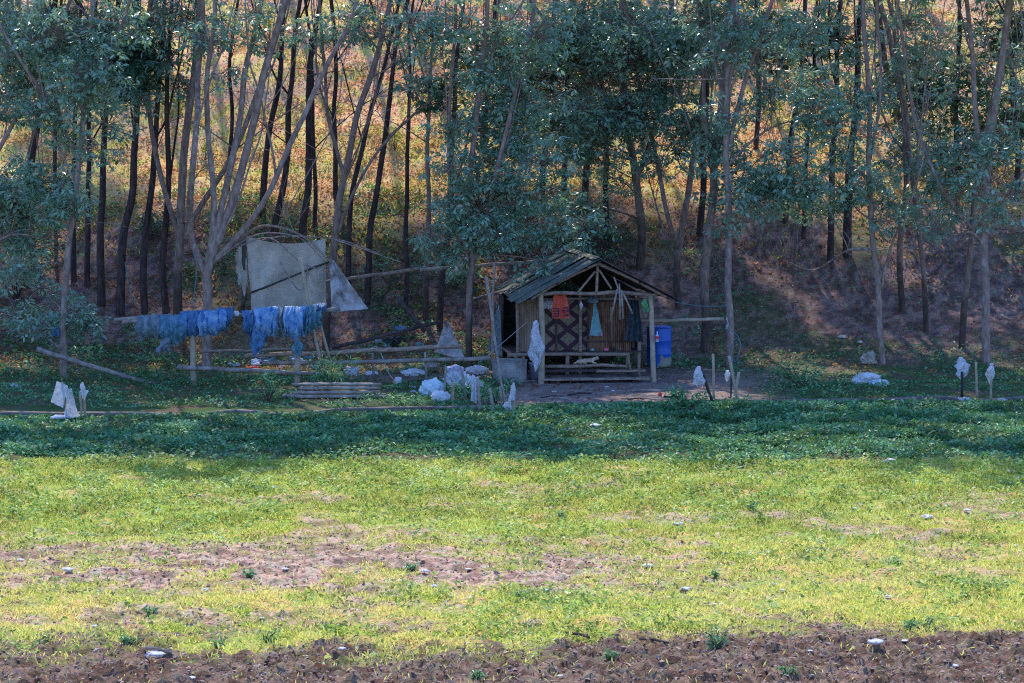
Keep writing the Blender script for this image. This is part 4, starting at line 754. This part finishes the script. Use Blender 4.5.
pole((420, 270), (592, 256), 3.8, 3, .02, 11, 'pole', 'bamboo_dry', 'right length of the long pole running behind the hut ridge', 'pole', 'long poles tied across the trunks', 4.3)
pole((332, 348), (440, 322), 4, 3.4, 0, 9, 'log', 'wood_dark', 'dark branch lying slantwise on the slope above the upper rail', 'log', None, 1.6, 2.6)
pole((397, 297), (425, 332), 5, 4, 0, 6, 'log', 'wood_dark', 'short dark log slanting against the trunks below the cross pole', 'log', None, 2.2)
pole((486, 277), (506, 414), 3.2, 2, 0, 8, 'pole', 'wood_grey', 'long pale pole leaning before the left end of the hut', 'pole', None, P(506, 412)[1] + .6, P(506, 412)[1])
pole((494, 262), (492, 366), 2.4, 3, 0, 8, 'pole', 'wood', 'dark upright pole at the left eave of the hut', 'pole', None, .9)
pole((632, 321), (724, 319), 4, 3.5, .01, 8, 'rail', 'bamboo', 'rail from the hut to the close pair of trees', 'rail', None, 2.2)
pole((0, 0), (0, 0), 1, 1, 0, 3) if False else None
pole((380, 417), (300, 414), 3, 3, 0, 6, 'pole', 'wood_grey', 'grey pole lying along the kerb below the bamboo stack', 'pole', None, P(340, 416)[1])
mb = MB(); mb.tube(smooth_path([at(480, 362, .2), at(500, 345, .1), at(527, 322, 0.)]), .008, 5); solo(mb, 'wire', M['twine'], 'thin wire running from the rails up to the hut post', 'wire')
mb = MB(); mb.tube(smooth_path([at(675, 302, .5), at(700, 306, 1.), at(728, 306, 1.4)]), .010, 6); solo(mb, 'rope', M['rope'], 'green rope from the hut eave to the pale straight tree', 'rope')
mb = MB(); mb.tube(smooth_path([at(729, 330, .5), at(738, 336, .45), at(740, 350, .4), at(735, 362, .45), at(731, 350, .5), at(736, 338, .45), at(741, 345, .4), at(737, 356, .4)]), .012, 5); solo(mb, 'rope', M['rope'], 'tangled green rope looped on the pale straight tree', 'rope')
mb = MB(); mb.tube(smooth_path([at(192, 308, 1.), at(197, 268, 1.2), at(193, 252, 1.3)]), .012, 5); solo(mb, 'rope', M['rope'], 'thin green cord rising behind the left bunch of netting', 'rope')
mb = MB(); mb.tube(smooth_path([at(125, 262, 6), at(130, 290, 5.6), at(136, 306, 5.2)]), .014, 5); solo(mb, 'rope', M['rope'], 'pale green cord hanging among the four dark trunks', 'rope')
mb = MB(); mb.tube(smooth_path([at(368, 350, 0.2), at(378, 348, .1), at(388, 372, 0), at(396, 382, 0)]), .014, 5); solo(mb, 'cord', M['twine'], 'looping pale cord drooping from the lower rail', 'cord')
# arched bare branches over the tarp
for i, pl in enumerate([[(214, 262), (245, 240), (268, 233), (300, 238), (325, 262)], [(262, 240), (290, 236), (340, 240), (380, 254)], [(240, 246), (270, 238), (300, 262), (315, 268), (330, 266)], [(280, 262), (292, 282), (300, 290), (306, 280), (308, 256)], [(335, 240), (360, 248), (400, 262)]]):
    mb = MB(); mb.tube(smooth_path([at(a, c, 2.3 - .15 * i) for a, c in pl]), np.linspace(.022, .012, 5 * len(pl) - 4), 5); solo(mb, 'branch', M['bark_pale'], ['thick bare branch arching over the left of the tarp', 'bare branch reaching right over the top of the tarp', 'bare branch drooping across the face of the tarp', 'looped bare vine hanging on the tarp', 'thin bare branch right of the tarp by the leaning tree'][i], 'branch', 'bare branches round the tarp', True)

# tarp and sheets
yt = 2.6
solo(sheet(at(246, 236, yt), at(327, 238, yt), at(252, 310, yt), at(326, 308, yt), 50, 40, .24, .17, 2, 2.2), 'tarp', M['tarp'], 'large grey tarp stretched upright behind the blue netting', 'tarp', None, True)
solo(pouch(at(242, 246, yt + .1), .34, 1.05, 4, .3, [(0, .5), (.4, .9), (.8, 1), (1, .8)]), 'tarp', M['tarp'], 'folded end of tarp bunched at the left edge of the big one', 'tarp', None, True)
pole((244, 240), (243, 315), 4, 4, 0, 6, 'post', 'wood_dark', 'dark post at the left end of the grey tarp', 'post', None, yt + .05)
pole((329, 262), (250, 293), 2.0, 2.0, 0, 6, 'pole', 'wood_dark', 'dark thin pole slanting across the grey tarp', 'pole', None, yt - .2)
solo(sheet(at(329, 258, 2.2), at(336, 262, 2.2), at(332, 312, 1.6), at(368, 309, 1.7), 18, 18, .12, 0, 7, 2.5), 'plastic_sheet', M['dirty_sheet'], 'dirty white sheet hanging as a triangle right of the tarp', 'sheet', None, True)
solo(sheet(at(446, 321, 1.1), at(448, 321, 1.1), at(434, 352, .9), at(466, 360, .8), 14, 14, .10, 0, 5, 2.5), 'net_cone', M['dirty_sheet'], 'pale net hanging as a cone over the upper rail near the hut', 'net', None, True)

# blue netting
def drape(px0, px1, Y, ytop, drops, m, label, seed, amp=.075, name='blue_net'):
    a = at(px0, ytop, Y); c = at(px1, ytop - .06 * (px1 - px0), Y); k = sca(Y); ns = 40; nt_ = 30; V = np.zeros((nt_, ns, 3))
    for j in range(ns):
        s = j / (ns - 1); top = a * (1 - s) + c * s; d = np.interp(s, np.linspace(0, 1, len(drops)), drops) / k; d *= (1.0 + .18 * float(vnoise(s * 4, seed, 3)))
        for i in range(nt_):
            t = i / (nt_ - 1) * 2 - 1            # -1 back hem .. 0 over the rail .. 1 front hem
            dn = abs(t) ** .75 * d * .80 * (1 if t > 0 else .8); bul = .07 + .20 * math.sin(min(1, abs(t)) * math.pi) ; 
            fold = amp * (float(fbm(s * 7 + seed, abs(t) * 1.2 + (t < 0) * 9, seed, 3)) - .5) * 2 + amp * .45 * math.sin(s * 34 + seed + abs(t) * 2.5 + 3 * float(vnoise(s * 3, seed)))
            yy = (-1 if t > 0 else 1) * (min(1, abs(t) * 6) * bul + fold * min(1, abs(t) * 3 + .25))
            V[i, j] = [top[0] + .09 * (float(fbm(s * 5, abs(t) * 3 + seed, seed + 2)) - .5) * 2, top[1] + yy, top[2] - dn + .05 + .07 * (float(fbm(s * 12, seed, 4)) - .4) * (1 - abs(t))]
    mb = MB(); mb.grid(V); return solo(mb, name, M[m], label, 'net', 'bunched nets hung on the high rail', True)
YN = Y1 + .12
drape(137, 172, YN, 316, [32, 28, 34, 28], 'net_grey', 'grey-blue net at the left end of the high rail', 1)
drape(160, 186, YN - .10, 316, [30, 38, 32], 'net_teal', 'dull teal net second from the left on the high rail', 2)
drape(180, 208, YN - .05, 312, [30, 34, 28, 30], 'net_blue', 'blue net in the middle of the left bunch', 3)
drape(200, 226, YN - .12, 312, [32, 28, 32, 24], 'net_bright', 'brightest blue net of the left bunch', 4)
drape(216, 233, YN, 309, [26, 28, 20], 'net_blue', 'small blue net at the right end of the left bunch', 5)
drape(242, 262, YN, 311, [28, 32, 30], 'net_blue', 'blue net at the left end of the right bunch', 6)
drape(255, 279, YN - .1, 308, [30, 36, 34, 36], 'net_bright', 'bright blue net left of the grey-green one in the right bunch', 7)
drape(272, 292, YN - .05, 308, [32, 36, 36], 'net_grey', 'grey-green net in the middle of the right bunch', 8)
drape(284, 305, YN - .14, 307, [34, 40, 42, 36], 'net_bright', 'longest bright blue net of the right bunch', 9)
drape(298, 322, YN - .03, 306, [38, 36, 30, 28], 'net_teal', 'teal net at the right end of the right bunch', 10)
drape(316, 326, YN, 305, [10, 12, 8], 'net_blue', 'small scrap of blue net at the tip of the right bunch', 11)
solo(pouch(at(256, 324, YN - .25), .36, .66, 12, .2), 'net_bundle', M['net_blue'], 'knotted tail of blue net drooping below the right bunch', 'net', None, True)
solo(pouch(at(166, 334, YN - .25), .36, .42, 13, .2), 'net_bundle', M['net_grey'], 'grey tail of net drooping below the left bunch', 'net', None, True)
solo(pouch(at(297, 338, YN - .2), .24, .42, 14, .2), 'net_bundle', M['net_teal'], 'teal net wound round the right net post', 'net', None, True)
solo(lump(at(236, 316, YN - .1), (.16, .1, .16), 3, 8), 'white_rag', M['white_bag'], 'small white rag on the rail between the two net bunches', 'rag', None, True)
solo(pouch(at(56, 327, P(64, 378)[1] - .15), .16, .22, 3, .08), 'blue_scrap', M['net_blue'], 'blue scrap tied to the trunk of the slim pale tree', 'scrap', None, True)
pole((114, 320), (137, 318), 4, 4, 0, 5, 'log', 'bamboo_dry', 'pale stub of pole at the left end of the netting', 'pole', None, YN)

# stacked bamboo poles
sb = P(335, 399); ks = sca(sb[1]); i = 0
for row, (z, items) in enumerate([(0, 4), (1, 3), (2, 3), (3, 2)]):
    for j in range(items):
        x0 = sb[0] + (random.uniform(-54, -34) + row * 3) / ks; x1 = sb[0] + random.uniform(30, 54) / ks; yy = sb[1] + .10 * j + .05 * row; zz = g1(x0, yy) + .05 + .095 * z
        n = 13; t = np.linspace(0, 1, n)[:, None]; p = np.array([x0, yy, zz]) * (1 - t) + np.array([x1, yy + random.uniform(-.04, .04), zz + random.uniform(-.01, .02)]) * t
        mb = MB(); r = random.uniform(.026, .042) * (1 + .14 * (np.arange(n) % 3 == 0)); mb.tube(p, r, 9); o = solo(mb, 'bamboo_pole', M['bamboo_dry'], 'grey dry bamboo pole lying in the low stack by the kerb', 'pole', 'bamboo poles in the low stack', True)
        i += 1

# stakes with bags
def stake(pa, pb, w, label, m='bamboo', Y=None, g='stakes standing along the kerb'):
    b = P(*pb); return pole(pa, pb, w, w, 0, 6, 'stake', m, label, 'stake', g, b[1] if Y is None else Y)
def bag_on(px, py, w, h, base, label, seed, m='white_bag', prof=None, name='plastic_bag'):
    Y = P(*base)[1] - .03; k = sca(Y); solo(pouch(at(px, py, Y), w / k, h / k, seed, w / k * .6, prof), name, M[m], label, 'bag', None, True)
stake((62, 382), (68, 420), 2.5, 'stake under the white rags near the slim pale tree, left of three'); stake((80, 392), (82, 420), 2.5, 'stake under the white rags near the slim pale tree, middle of three'); stake((84, 388), (85, 418), 2.5, 'stake under the white rags near the slim pale tree, right of three')
yw = P(68, 420)[1] - .05
solo(sheet(at(57, 381, yw), at(68, 386, yw), at(51, 402, yw), at(63, 408, yw), 10, 10, .05, 0, 3), 'white_rag', M['white_cloth'], 'square white rag on the left one of the rag stakes', 'rag', None, True)
solo(sheet(at(67, 389, yw), at(72, 388, yw), at(63, 418, yw), at(79, 418, yw), 10, 12, .10, 0, 6), 'white_rag', M['white_bag'], 'long white rag reaching the ground between the rag stakes', 'rag', None, True)
bag_on(83, 382, 8, 15, (84, 418), 'small white bag on the right one of the rag stakes', 4)
solo(lump(P(60, 420), (.5, .3, .14), 5, 10), 'plastic_bag', M['white_bag'], 'flattened white bag on the ground at the foot of the rag stakes', 'bag', None, True)
stake((477, 378), (480, 415), 4, 'thick pale stake, left of the three in front of the concrete tank', 'bamboo_dry'); stake((490, 388), (494, 417), 3, 'thin pale stake, middle of the three in front of the concrete tank', 'bamboo_dry'); stake((513, 392), (514, 417), 2.6, 'slim stake with a white tip in front of the concrete tank'); stake((453, 382), (453, 403), 3, 'short stake among the pale sacks')
bag_on(513, 382, 7, 20, (514, 417), 'narrow white bag standing on the slim stake before the tank', 7)
bag_on(507, 402, 9, 9, (508, 415), 'crumpled white bag beside the slim stake before the tank', 9)
solo(sheet(at(472, 380, P(480, 415)[1] - .04), at(478, 376, P(480, 415)[1] - .04), at(471, 400, P(480, 415)[1] - .04), at(477, 404, P(480, 415)[1] - .04), 8, 8, .05, 0, 2), 'grey_rag', M['white_cloth'], 'grey rag on the thick pale stake before the tank', 'rag', None, True)
stake((701, 368), (713, 404), 3, 'black stick leaning left with a clear bag on its tip', 'black'); bag_on(699, 366, 11, 18, (713, 404), 'clear bag on the tip of the leaning black stick', 3)
stake((713, 354), (714, 402), 2.6, 'upright pale stake right of the leaning black stick'); stake((729, 356), (739, 406), 3, 'left one of the crossed stakes below the pale straight tree', 'bamboo'); stake((739, 372), (733, 406), 3, 'right one of the crossed stakes below the pale straight tree', 'bamboo')
bag_on(728, 370, 7, 10, (730, 400), 'small white bag beside the crossed stakes', 5)
stake((731, 378), (731, 402), 1.6, 'dark thin stake carrying the small bag by the crossed stakes', 'black')
bag_on(961, 357, 11, 18, (962, 397), 'white bag on the left black stake at the right edge of the yard', 6); stake((962, 372), (962, 399), 3, 'black stake under the larger bag at the right', 'black')
stake((976, 362), (977, 400), 2.6, 'bare pale stake between the two bagged ones at the right'); bag_on(991, 363, 9, 18, (991, 399), 'white bag on the rightmost stake', 8); stake((991, 376), (991, 402), 2.6, 'rightmost stake, pale, with a bag on top')
bag_on(730, 313, 8, 17, (729, 368), 'white bag tied to the trunk of the pale straight tree', 10)

# sacks
def sack(px, py, w, h, m, label, seed, name='sack', amp=.25, g=None, dz=0, cat='sack'):
    h = h * .85; p = P(px, py); k = sca(p[1]); solo(lump(p + [0, 0, dz], (w / k, max(w * .6, h) / k, h / k * 1.2), seed, 18, amp), name, M[m], label, cat, g, True)
sack(414, 376, 24, 9, 'sack_white', 'long pale sack lying left behind the blue-white one', 1)
sack(432, 396, 22, 20, 'sack_blue', 'bulky blue-white sack right of the bamboo stack', 2, amp=.3)
sack(440, 402, 18, 14, 'sack_white', 'plump white sack in front of the bulky blue-white one', 3)
sack(459, 388, 26, 20, 'white_bag', 'heap of white plastic right of the plump sack', 4, 'plastic_sheet', .45, cat='sheet')
sack(472, 396, 20, 24, 'white_bag', 'crumpled white sheet slumped by the thick pale stake', 5, 'plastic_sheet', .45, cat='sheet')
sack(455, 376, 18, 9, 'lilac', 'lilac-tinted plastic bundle on top of the sacks', 6, dz=.1)
sack(478, 374, 26, 10, 'sack_white', 'long white sack lying against the concrete tank', 7)
sack(372, 376, 14, 6, 'sack_white', 'small grey-white bundle right of the low rail', 8); sack(352, 376, 14, 11, 'white_bag', 'crumpled white bag left of the long pale sack', 9, 'plastic_bag', .4, cat='bag')
sack(430, 372, 20, 12, 'sack_tan', 'dusky rag heap behind the sacks', 10, 'rag_heap', .4, cat='rag')
sack(398, 384, 8, 9, 'sack_white', 'small upright white bundle at the right end of the bamboo stack', 11)
sack(866, 384, 26, 13, 'sack_white', 'white sack below the lone slim tree', 12, amp=.4); sack(878, 386, 20, 8, 'sack_blue', 'blue sack end right of the white one below the lone slim tree', 13, amp=.4)
sack(868, 364, 16, 13, 'sack_tan', 'tan crumpled sack at the foot of the lone slim tree', 14, amp=.45)
sack(966, 402, 16, 6, 'white_bag', 'white bag flat on the ground between the bagged stakes at the right', 15, 'plastic_bag', .4, cat='bag'); sack(1002, 402, 10, 4, 'white_bag', 'pale scrap on the ground right of the rightmost stake', 16, 'plastic_bag', .4, cat='bag')
sack(401, 338, 13, 6, 'net_bright', 'bright blue plastic on the rubbish heap above the upper rail', 17, 'plastic_scrap', .4, dz=.2, cat='scrap'); sack(395, 346, 22, 12, 'black', 'black rubbish bag on the slope above the upper rail', 18, 'rubbish_bag', .35, cat='bag')
sack(403, 347, 9, 7, 'yellow', 'yellowish bundle beside the black rubbish bag', 19, 'bundle', .3, cat='bundle'); sack(388, 347, 9, 5, 'lilac', 'pale lilac scrap left of the black rubbish bag', 20, 'plastic_scrap', .4, cat='scrap'); sack(420, 346, 10, 4, 'teal', 'teal scrap right of the black rubbish bag', 21, 'plastic_scrap', .3, cat='scrap')
sack(378, 343, 8, 5, 'white_bag', 'white scrap on the slope left of the rubbish heap', 22, 'plastic_scrap', .4, cat='scrap')
sack(690, 399, 14, 5, 'black', 'dark red-black rag on the yard edge right of the hut', 23, 'rag', .3, cat='rag') if False else sack(668, 398, 14, 4, 'black', 'dark rag on the ground right of the hut step', 23, 'rag', .3, cat='rag')
sack(660, 396, 5, 4, 'red', 'red scrap beside the dark rag right of the hut step', 24, 'scrap', .3, cat='scrap')
sack(15, 388, 10, 5, 'white_bag', 'white scrap in the grass at the left edge', 25, 'plastic_scrap', .4, cat='scrap'); sack(358, 397, 6, 4, 'white_bag', 'tiny white scrap below the kerb grass by the stack', 26, 'plastic_scrap', .4, cat='scrap') if False else None
sack(235, 366, 14, 4, 'lilac', 'pinkish scrap on the slope between the net posts', 27, 'plastic_scrap', .4, cat='scrap')
sack(842, 338, 9, 4, 'stone', 'pale stone on the slope left of the lone slim tree', 28, 'stone', .2, cat='stone'); sack(860, 343, 5, 3, 'stone', 'small grey stone on the slope right of the pale one', 29, 'stone', .2, cat='stone')
# heap of coloured plastic on the rails
for i in range(34):
    px = random.uniform(252, 330); py = 369 - random.uniform(0, 9) + abs(px - 290) * .02; m = random.choice(['lilac', 'white_bag', 'lilac', 'net_bright', 'sack_blue', 'white_cloth', 'net_teal', 'pink' if i % 9 == 0 else 'lilac'])
    p = P(px, py); k = sca(p[1]); solo(lump(p + [0, 0, random.uniform(0, .12)], (random.uniform(4, 9) / k, .12, random.uniform(2.5, 5) / k), i, 8, .4), 'plastic_scrap', M[m], 'crumpled pastel plastic scrap in the long heap under the rails', 'scrap', 'plastic scraps heaped under the rails', True)
sack(253, 371, 12, 6, 'red', 'red bundle at the left end of the plastic heap under the rails', 40, 'bundle', .3, cat='bundle')
for i in range(46):    # trodden scraps, chips and twigs about the yard
    px = random.choice([random.uniform(400, 520), random.uniform(340, 760), random.uniform(520, 700)]); py = random.uniform(372, 402); p = P(px, py); k = sca(p[1]); wd = random.uniform(3, 7)
    if i % 2: solo(lump(p, (wd / k, wd / k, wd * .4 / k), i, 8, .4), 'litter_scrap', M[random.choice(['white_bag', 'white_cloth', 'lilac', 'sack_tan', 'sack_blue'])], 'small crumpled scrap littering the bare yard round the hut', 'litter', 'scraps trodden into the yard', True)
    else:
        a_ = random.uniform(-.6, .6); l = random.uniform(.3, 1.1); d = np.array([math.cos(a_), math.sin(a_), 0]) * l / 2; mb = MB(); q = p + d; q[2] = g1(q[0], q[1]) + .03; o_ = p - d; o_[2] = g1(o_[0], o_[1]) + .02
        mb.tube([o_, (o_ + q) / 2 + [0, 0, .03], q], random.uniform(.012, .03), 6, wob=.1); solo(mb, 'stick', M[random.choice(['wood', 'wood_grey', 'bamboo', 'wood_dark'])], 'short stick lying about the bare yard round the hut', 'stick', 'sticks lying about the yard', True)
for i, (a, b_) in enumerate([((425, 352), (427, 384)), ((446, 366), (444, 402)), ((462, 372), (466, 400)), ((372, 348), (374, 380)), ((500, 386), (503, 412))]):
    stake(a, b_, 2.4, ['thin upright stick between the rails and the blue-white sack', 'thin stick standing left of the short stake among the sacks', 'leaning stick right of the short stake among the sacks', 'thin upright stick under the drooping pale cord', 'thin leaning stick between the two front stakes and the slim bagged one'][i], 'wood_grey', None, 'sticks propped among the sacks')
# litter and stones on the field
lit = [(678, 526, 8), (928, 519, 9), (890, 462, 8), (886, 463, 5), (596, 428, 10), (648, 568, 9), (686, 591, 8), (876, 645, 13), (905, 643, 6), (155, 658, 15), (205, 592, 6), (20, 562, 6), (68, 572, 10), (192, 680, 6), (285, 571, 6), (407, 570, 7), (425, 573, 6), (468, 571, 5), (435, 588, 6), (775, 586, 6), (967, 512, 6), (783, 592, 5), (888, 598, 5), (1015, 548, 6), (1012, 474, 8), (342, 651, 7), (730, 545, 5), (545, 592, 5), (855, 510, 5), (835, 430, 5), (610, 440, 4), (512, 430, 5), (432, 432, 6), (465, 430, 5), (95, 628, 5), (42, 632, 5), (955, 668, 6), (810, 653, 5), (560, 678, 5), (262, 620, 4)]
for i, (px, py, w) in enumerate(lit):
    p = P(px, py); k = sca(p[1]); paper = i % 3 != 2
    far = py < 470
    lab = ('white scrap of litter in the shaded weeds below the kerb', 'litter in the shaded weeds') if far else (('small white scrap of litter lying on the open field', 'litter on the open field') if paper else ('small pale stone lying on the open field', 'pale stones on the open field'))
    if px == 155: lab = ('long white plank scrap on the ploughed soil at the lower left', None)
    if px == 876: lab = ('largest pale stone, on the ploughed soil at the lower right', None)
    solo(lump(p + [0, 0, .02], (w * 1.3 / k, w * 1.6 / k, w * .42 / k), i + 3, 10, .3), 'litter_scrap' if paper else 'stone', M['white_bag' if paper else 'stone'], lab[0], 'litter' if paper else 'stone', lab[1], True)
for i, (a, b_, w) in enumerate([((995, 600), (1024, 604), 3.5), ((145, 650), (172, 655), 4), ((640, 641), (668, 645), 3), ((565, 635), (592, 640), 3)]):
    Y = P((a[0] + b_[0]) / 2, (a[1] + b_[1]) / 2)[1]; A = P(*a); Bq = P(*b_); mb = MB(); mb.tube([A + [0, 0, .03], (A + Bq) / 2 + [0, 0, .05], Bq + [0, 0, .03]], w / sca(Y) / 2, 7, wob=.1)
    solo(mb, 'stick', M['wood_dark' if i != 1 else 'wood'], ['dark stick lying in the grass at the right edge', 'pale brown stick on the soil edge at the lower left', 'dark stick on the soil right of the centre', 'dark stick on the soil just left of the green tongue'][i], 'stick', 'sticks on the open field')

# ------------------------------------------------------------------ light, sky, camera
w = bpy.data.worlds.new('World'); sc.world = w; w.use_nodes = True; nt = w.node_tree; bg = nt.nodes['Background']
sky = nt.nodes.new('ShaderNodeTexSky'); sky.sky_type = 'NISHITA'; sky.sun_disc = False; sky.sun_elevation = SUN_EL; sky.sun_rotation = SUN_AZ; sky.air_density = 1.2; sky.dust_density = .6; sky.ozone_density = 2.0
tint = nt.nodes.new('ShaderNodeMix'); tint.data_type = 'RGBA'; tint.blend_type = 'MULTIPLY'; tint.inputs['Factor'].default_value = 1; tint.inputs['B'].default_value = (1.12, 1.48, 2.3, 1)
nt.links.new(sky.outputs[0], tint.inputs['A']); nt.links.new(tint.outputs['Result'], bg.inputs[0]); bg.inputs[1].default_value = .15
S = Vector((math.sin(SUN_AZ) * math.cos(SUN_EL), math.cos(SUN_AZ) * math.cos(SUN_EL), math.sin(SUN_EL)))
sl = bpy.data.lights.new('sun', 'SUN'); sl.energy = 5; sl.angle = math.radians(.5); sl.color = (1, .92, .76); so = bpy.data.objects.new('sun', sl); COL.objects.link(so); so.rotation_euler = S.to_track_quat('Z', 'Y').to_euler(); so.location = (0, 0, 40)
cd = bpy.data.cameras.new('camera'); cd.sensor_width = 36; cd.lens = 36 * F / 1024; cd.clip_end = 3000; cd.clip_start = .5
co = bpy.data.objects.new('camera', cd); COL.objects.link(co); co.location = CAM; co.rotation_euler = (math.pi / 2 + PIT, 0, 0); sc.camera = co
sc.view_settings.view_transform = 'Standard'; sc.view_settings.look = 'None'; sc.view_settings.exposure = 0
sc.cycles.max_bounces = 6; sc.cycles.diffuse_bounces = 3; sc.cycles.transmission_bounces = 3; sc.cycles.use_denoising = False; sc.cycles.denoising_prefilter = 'ACCURATE'; sc.cycles.filter_width = 1.1
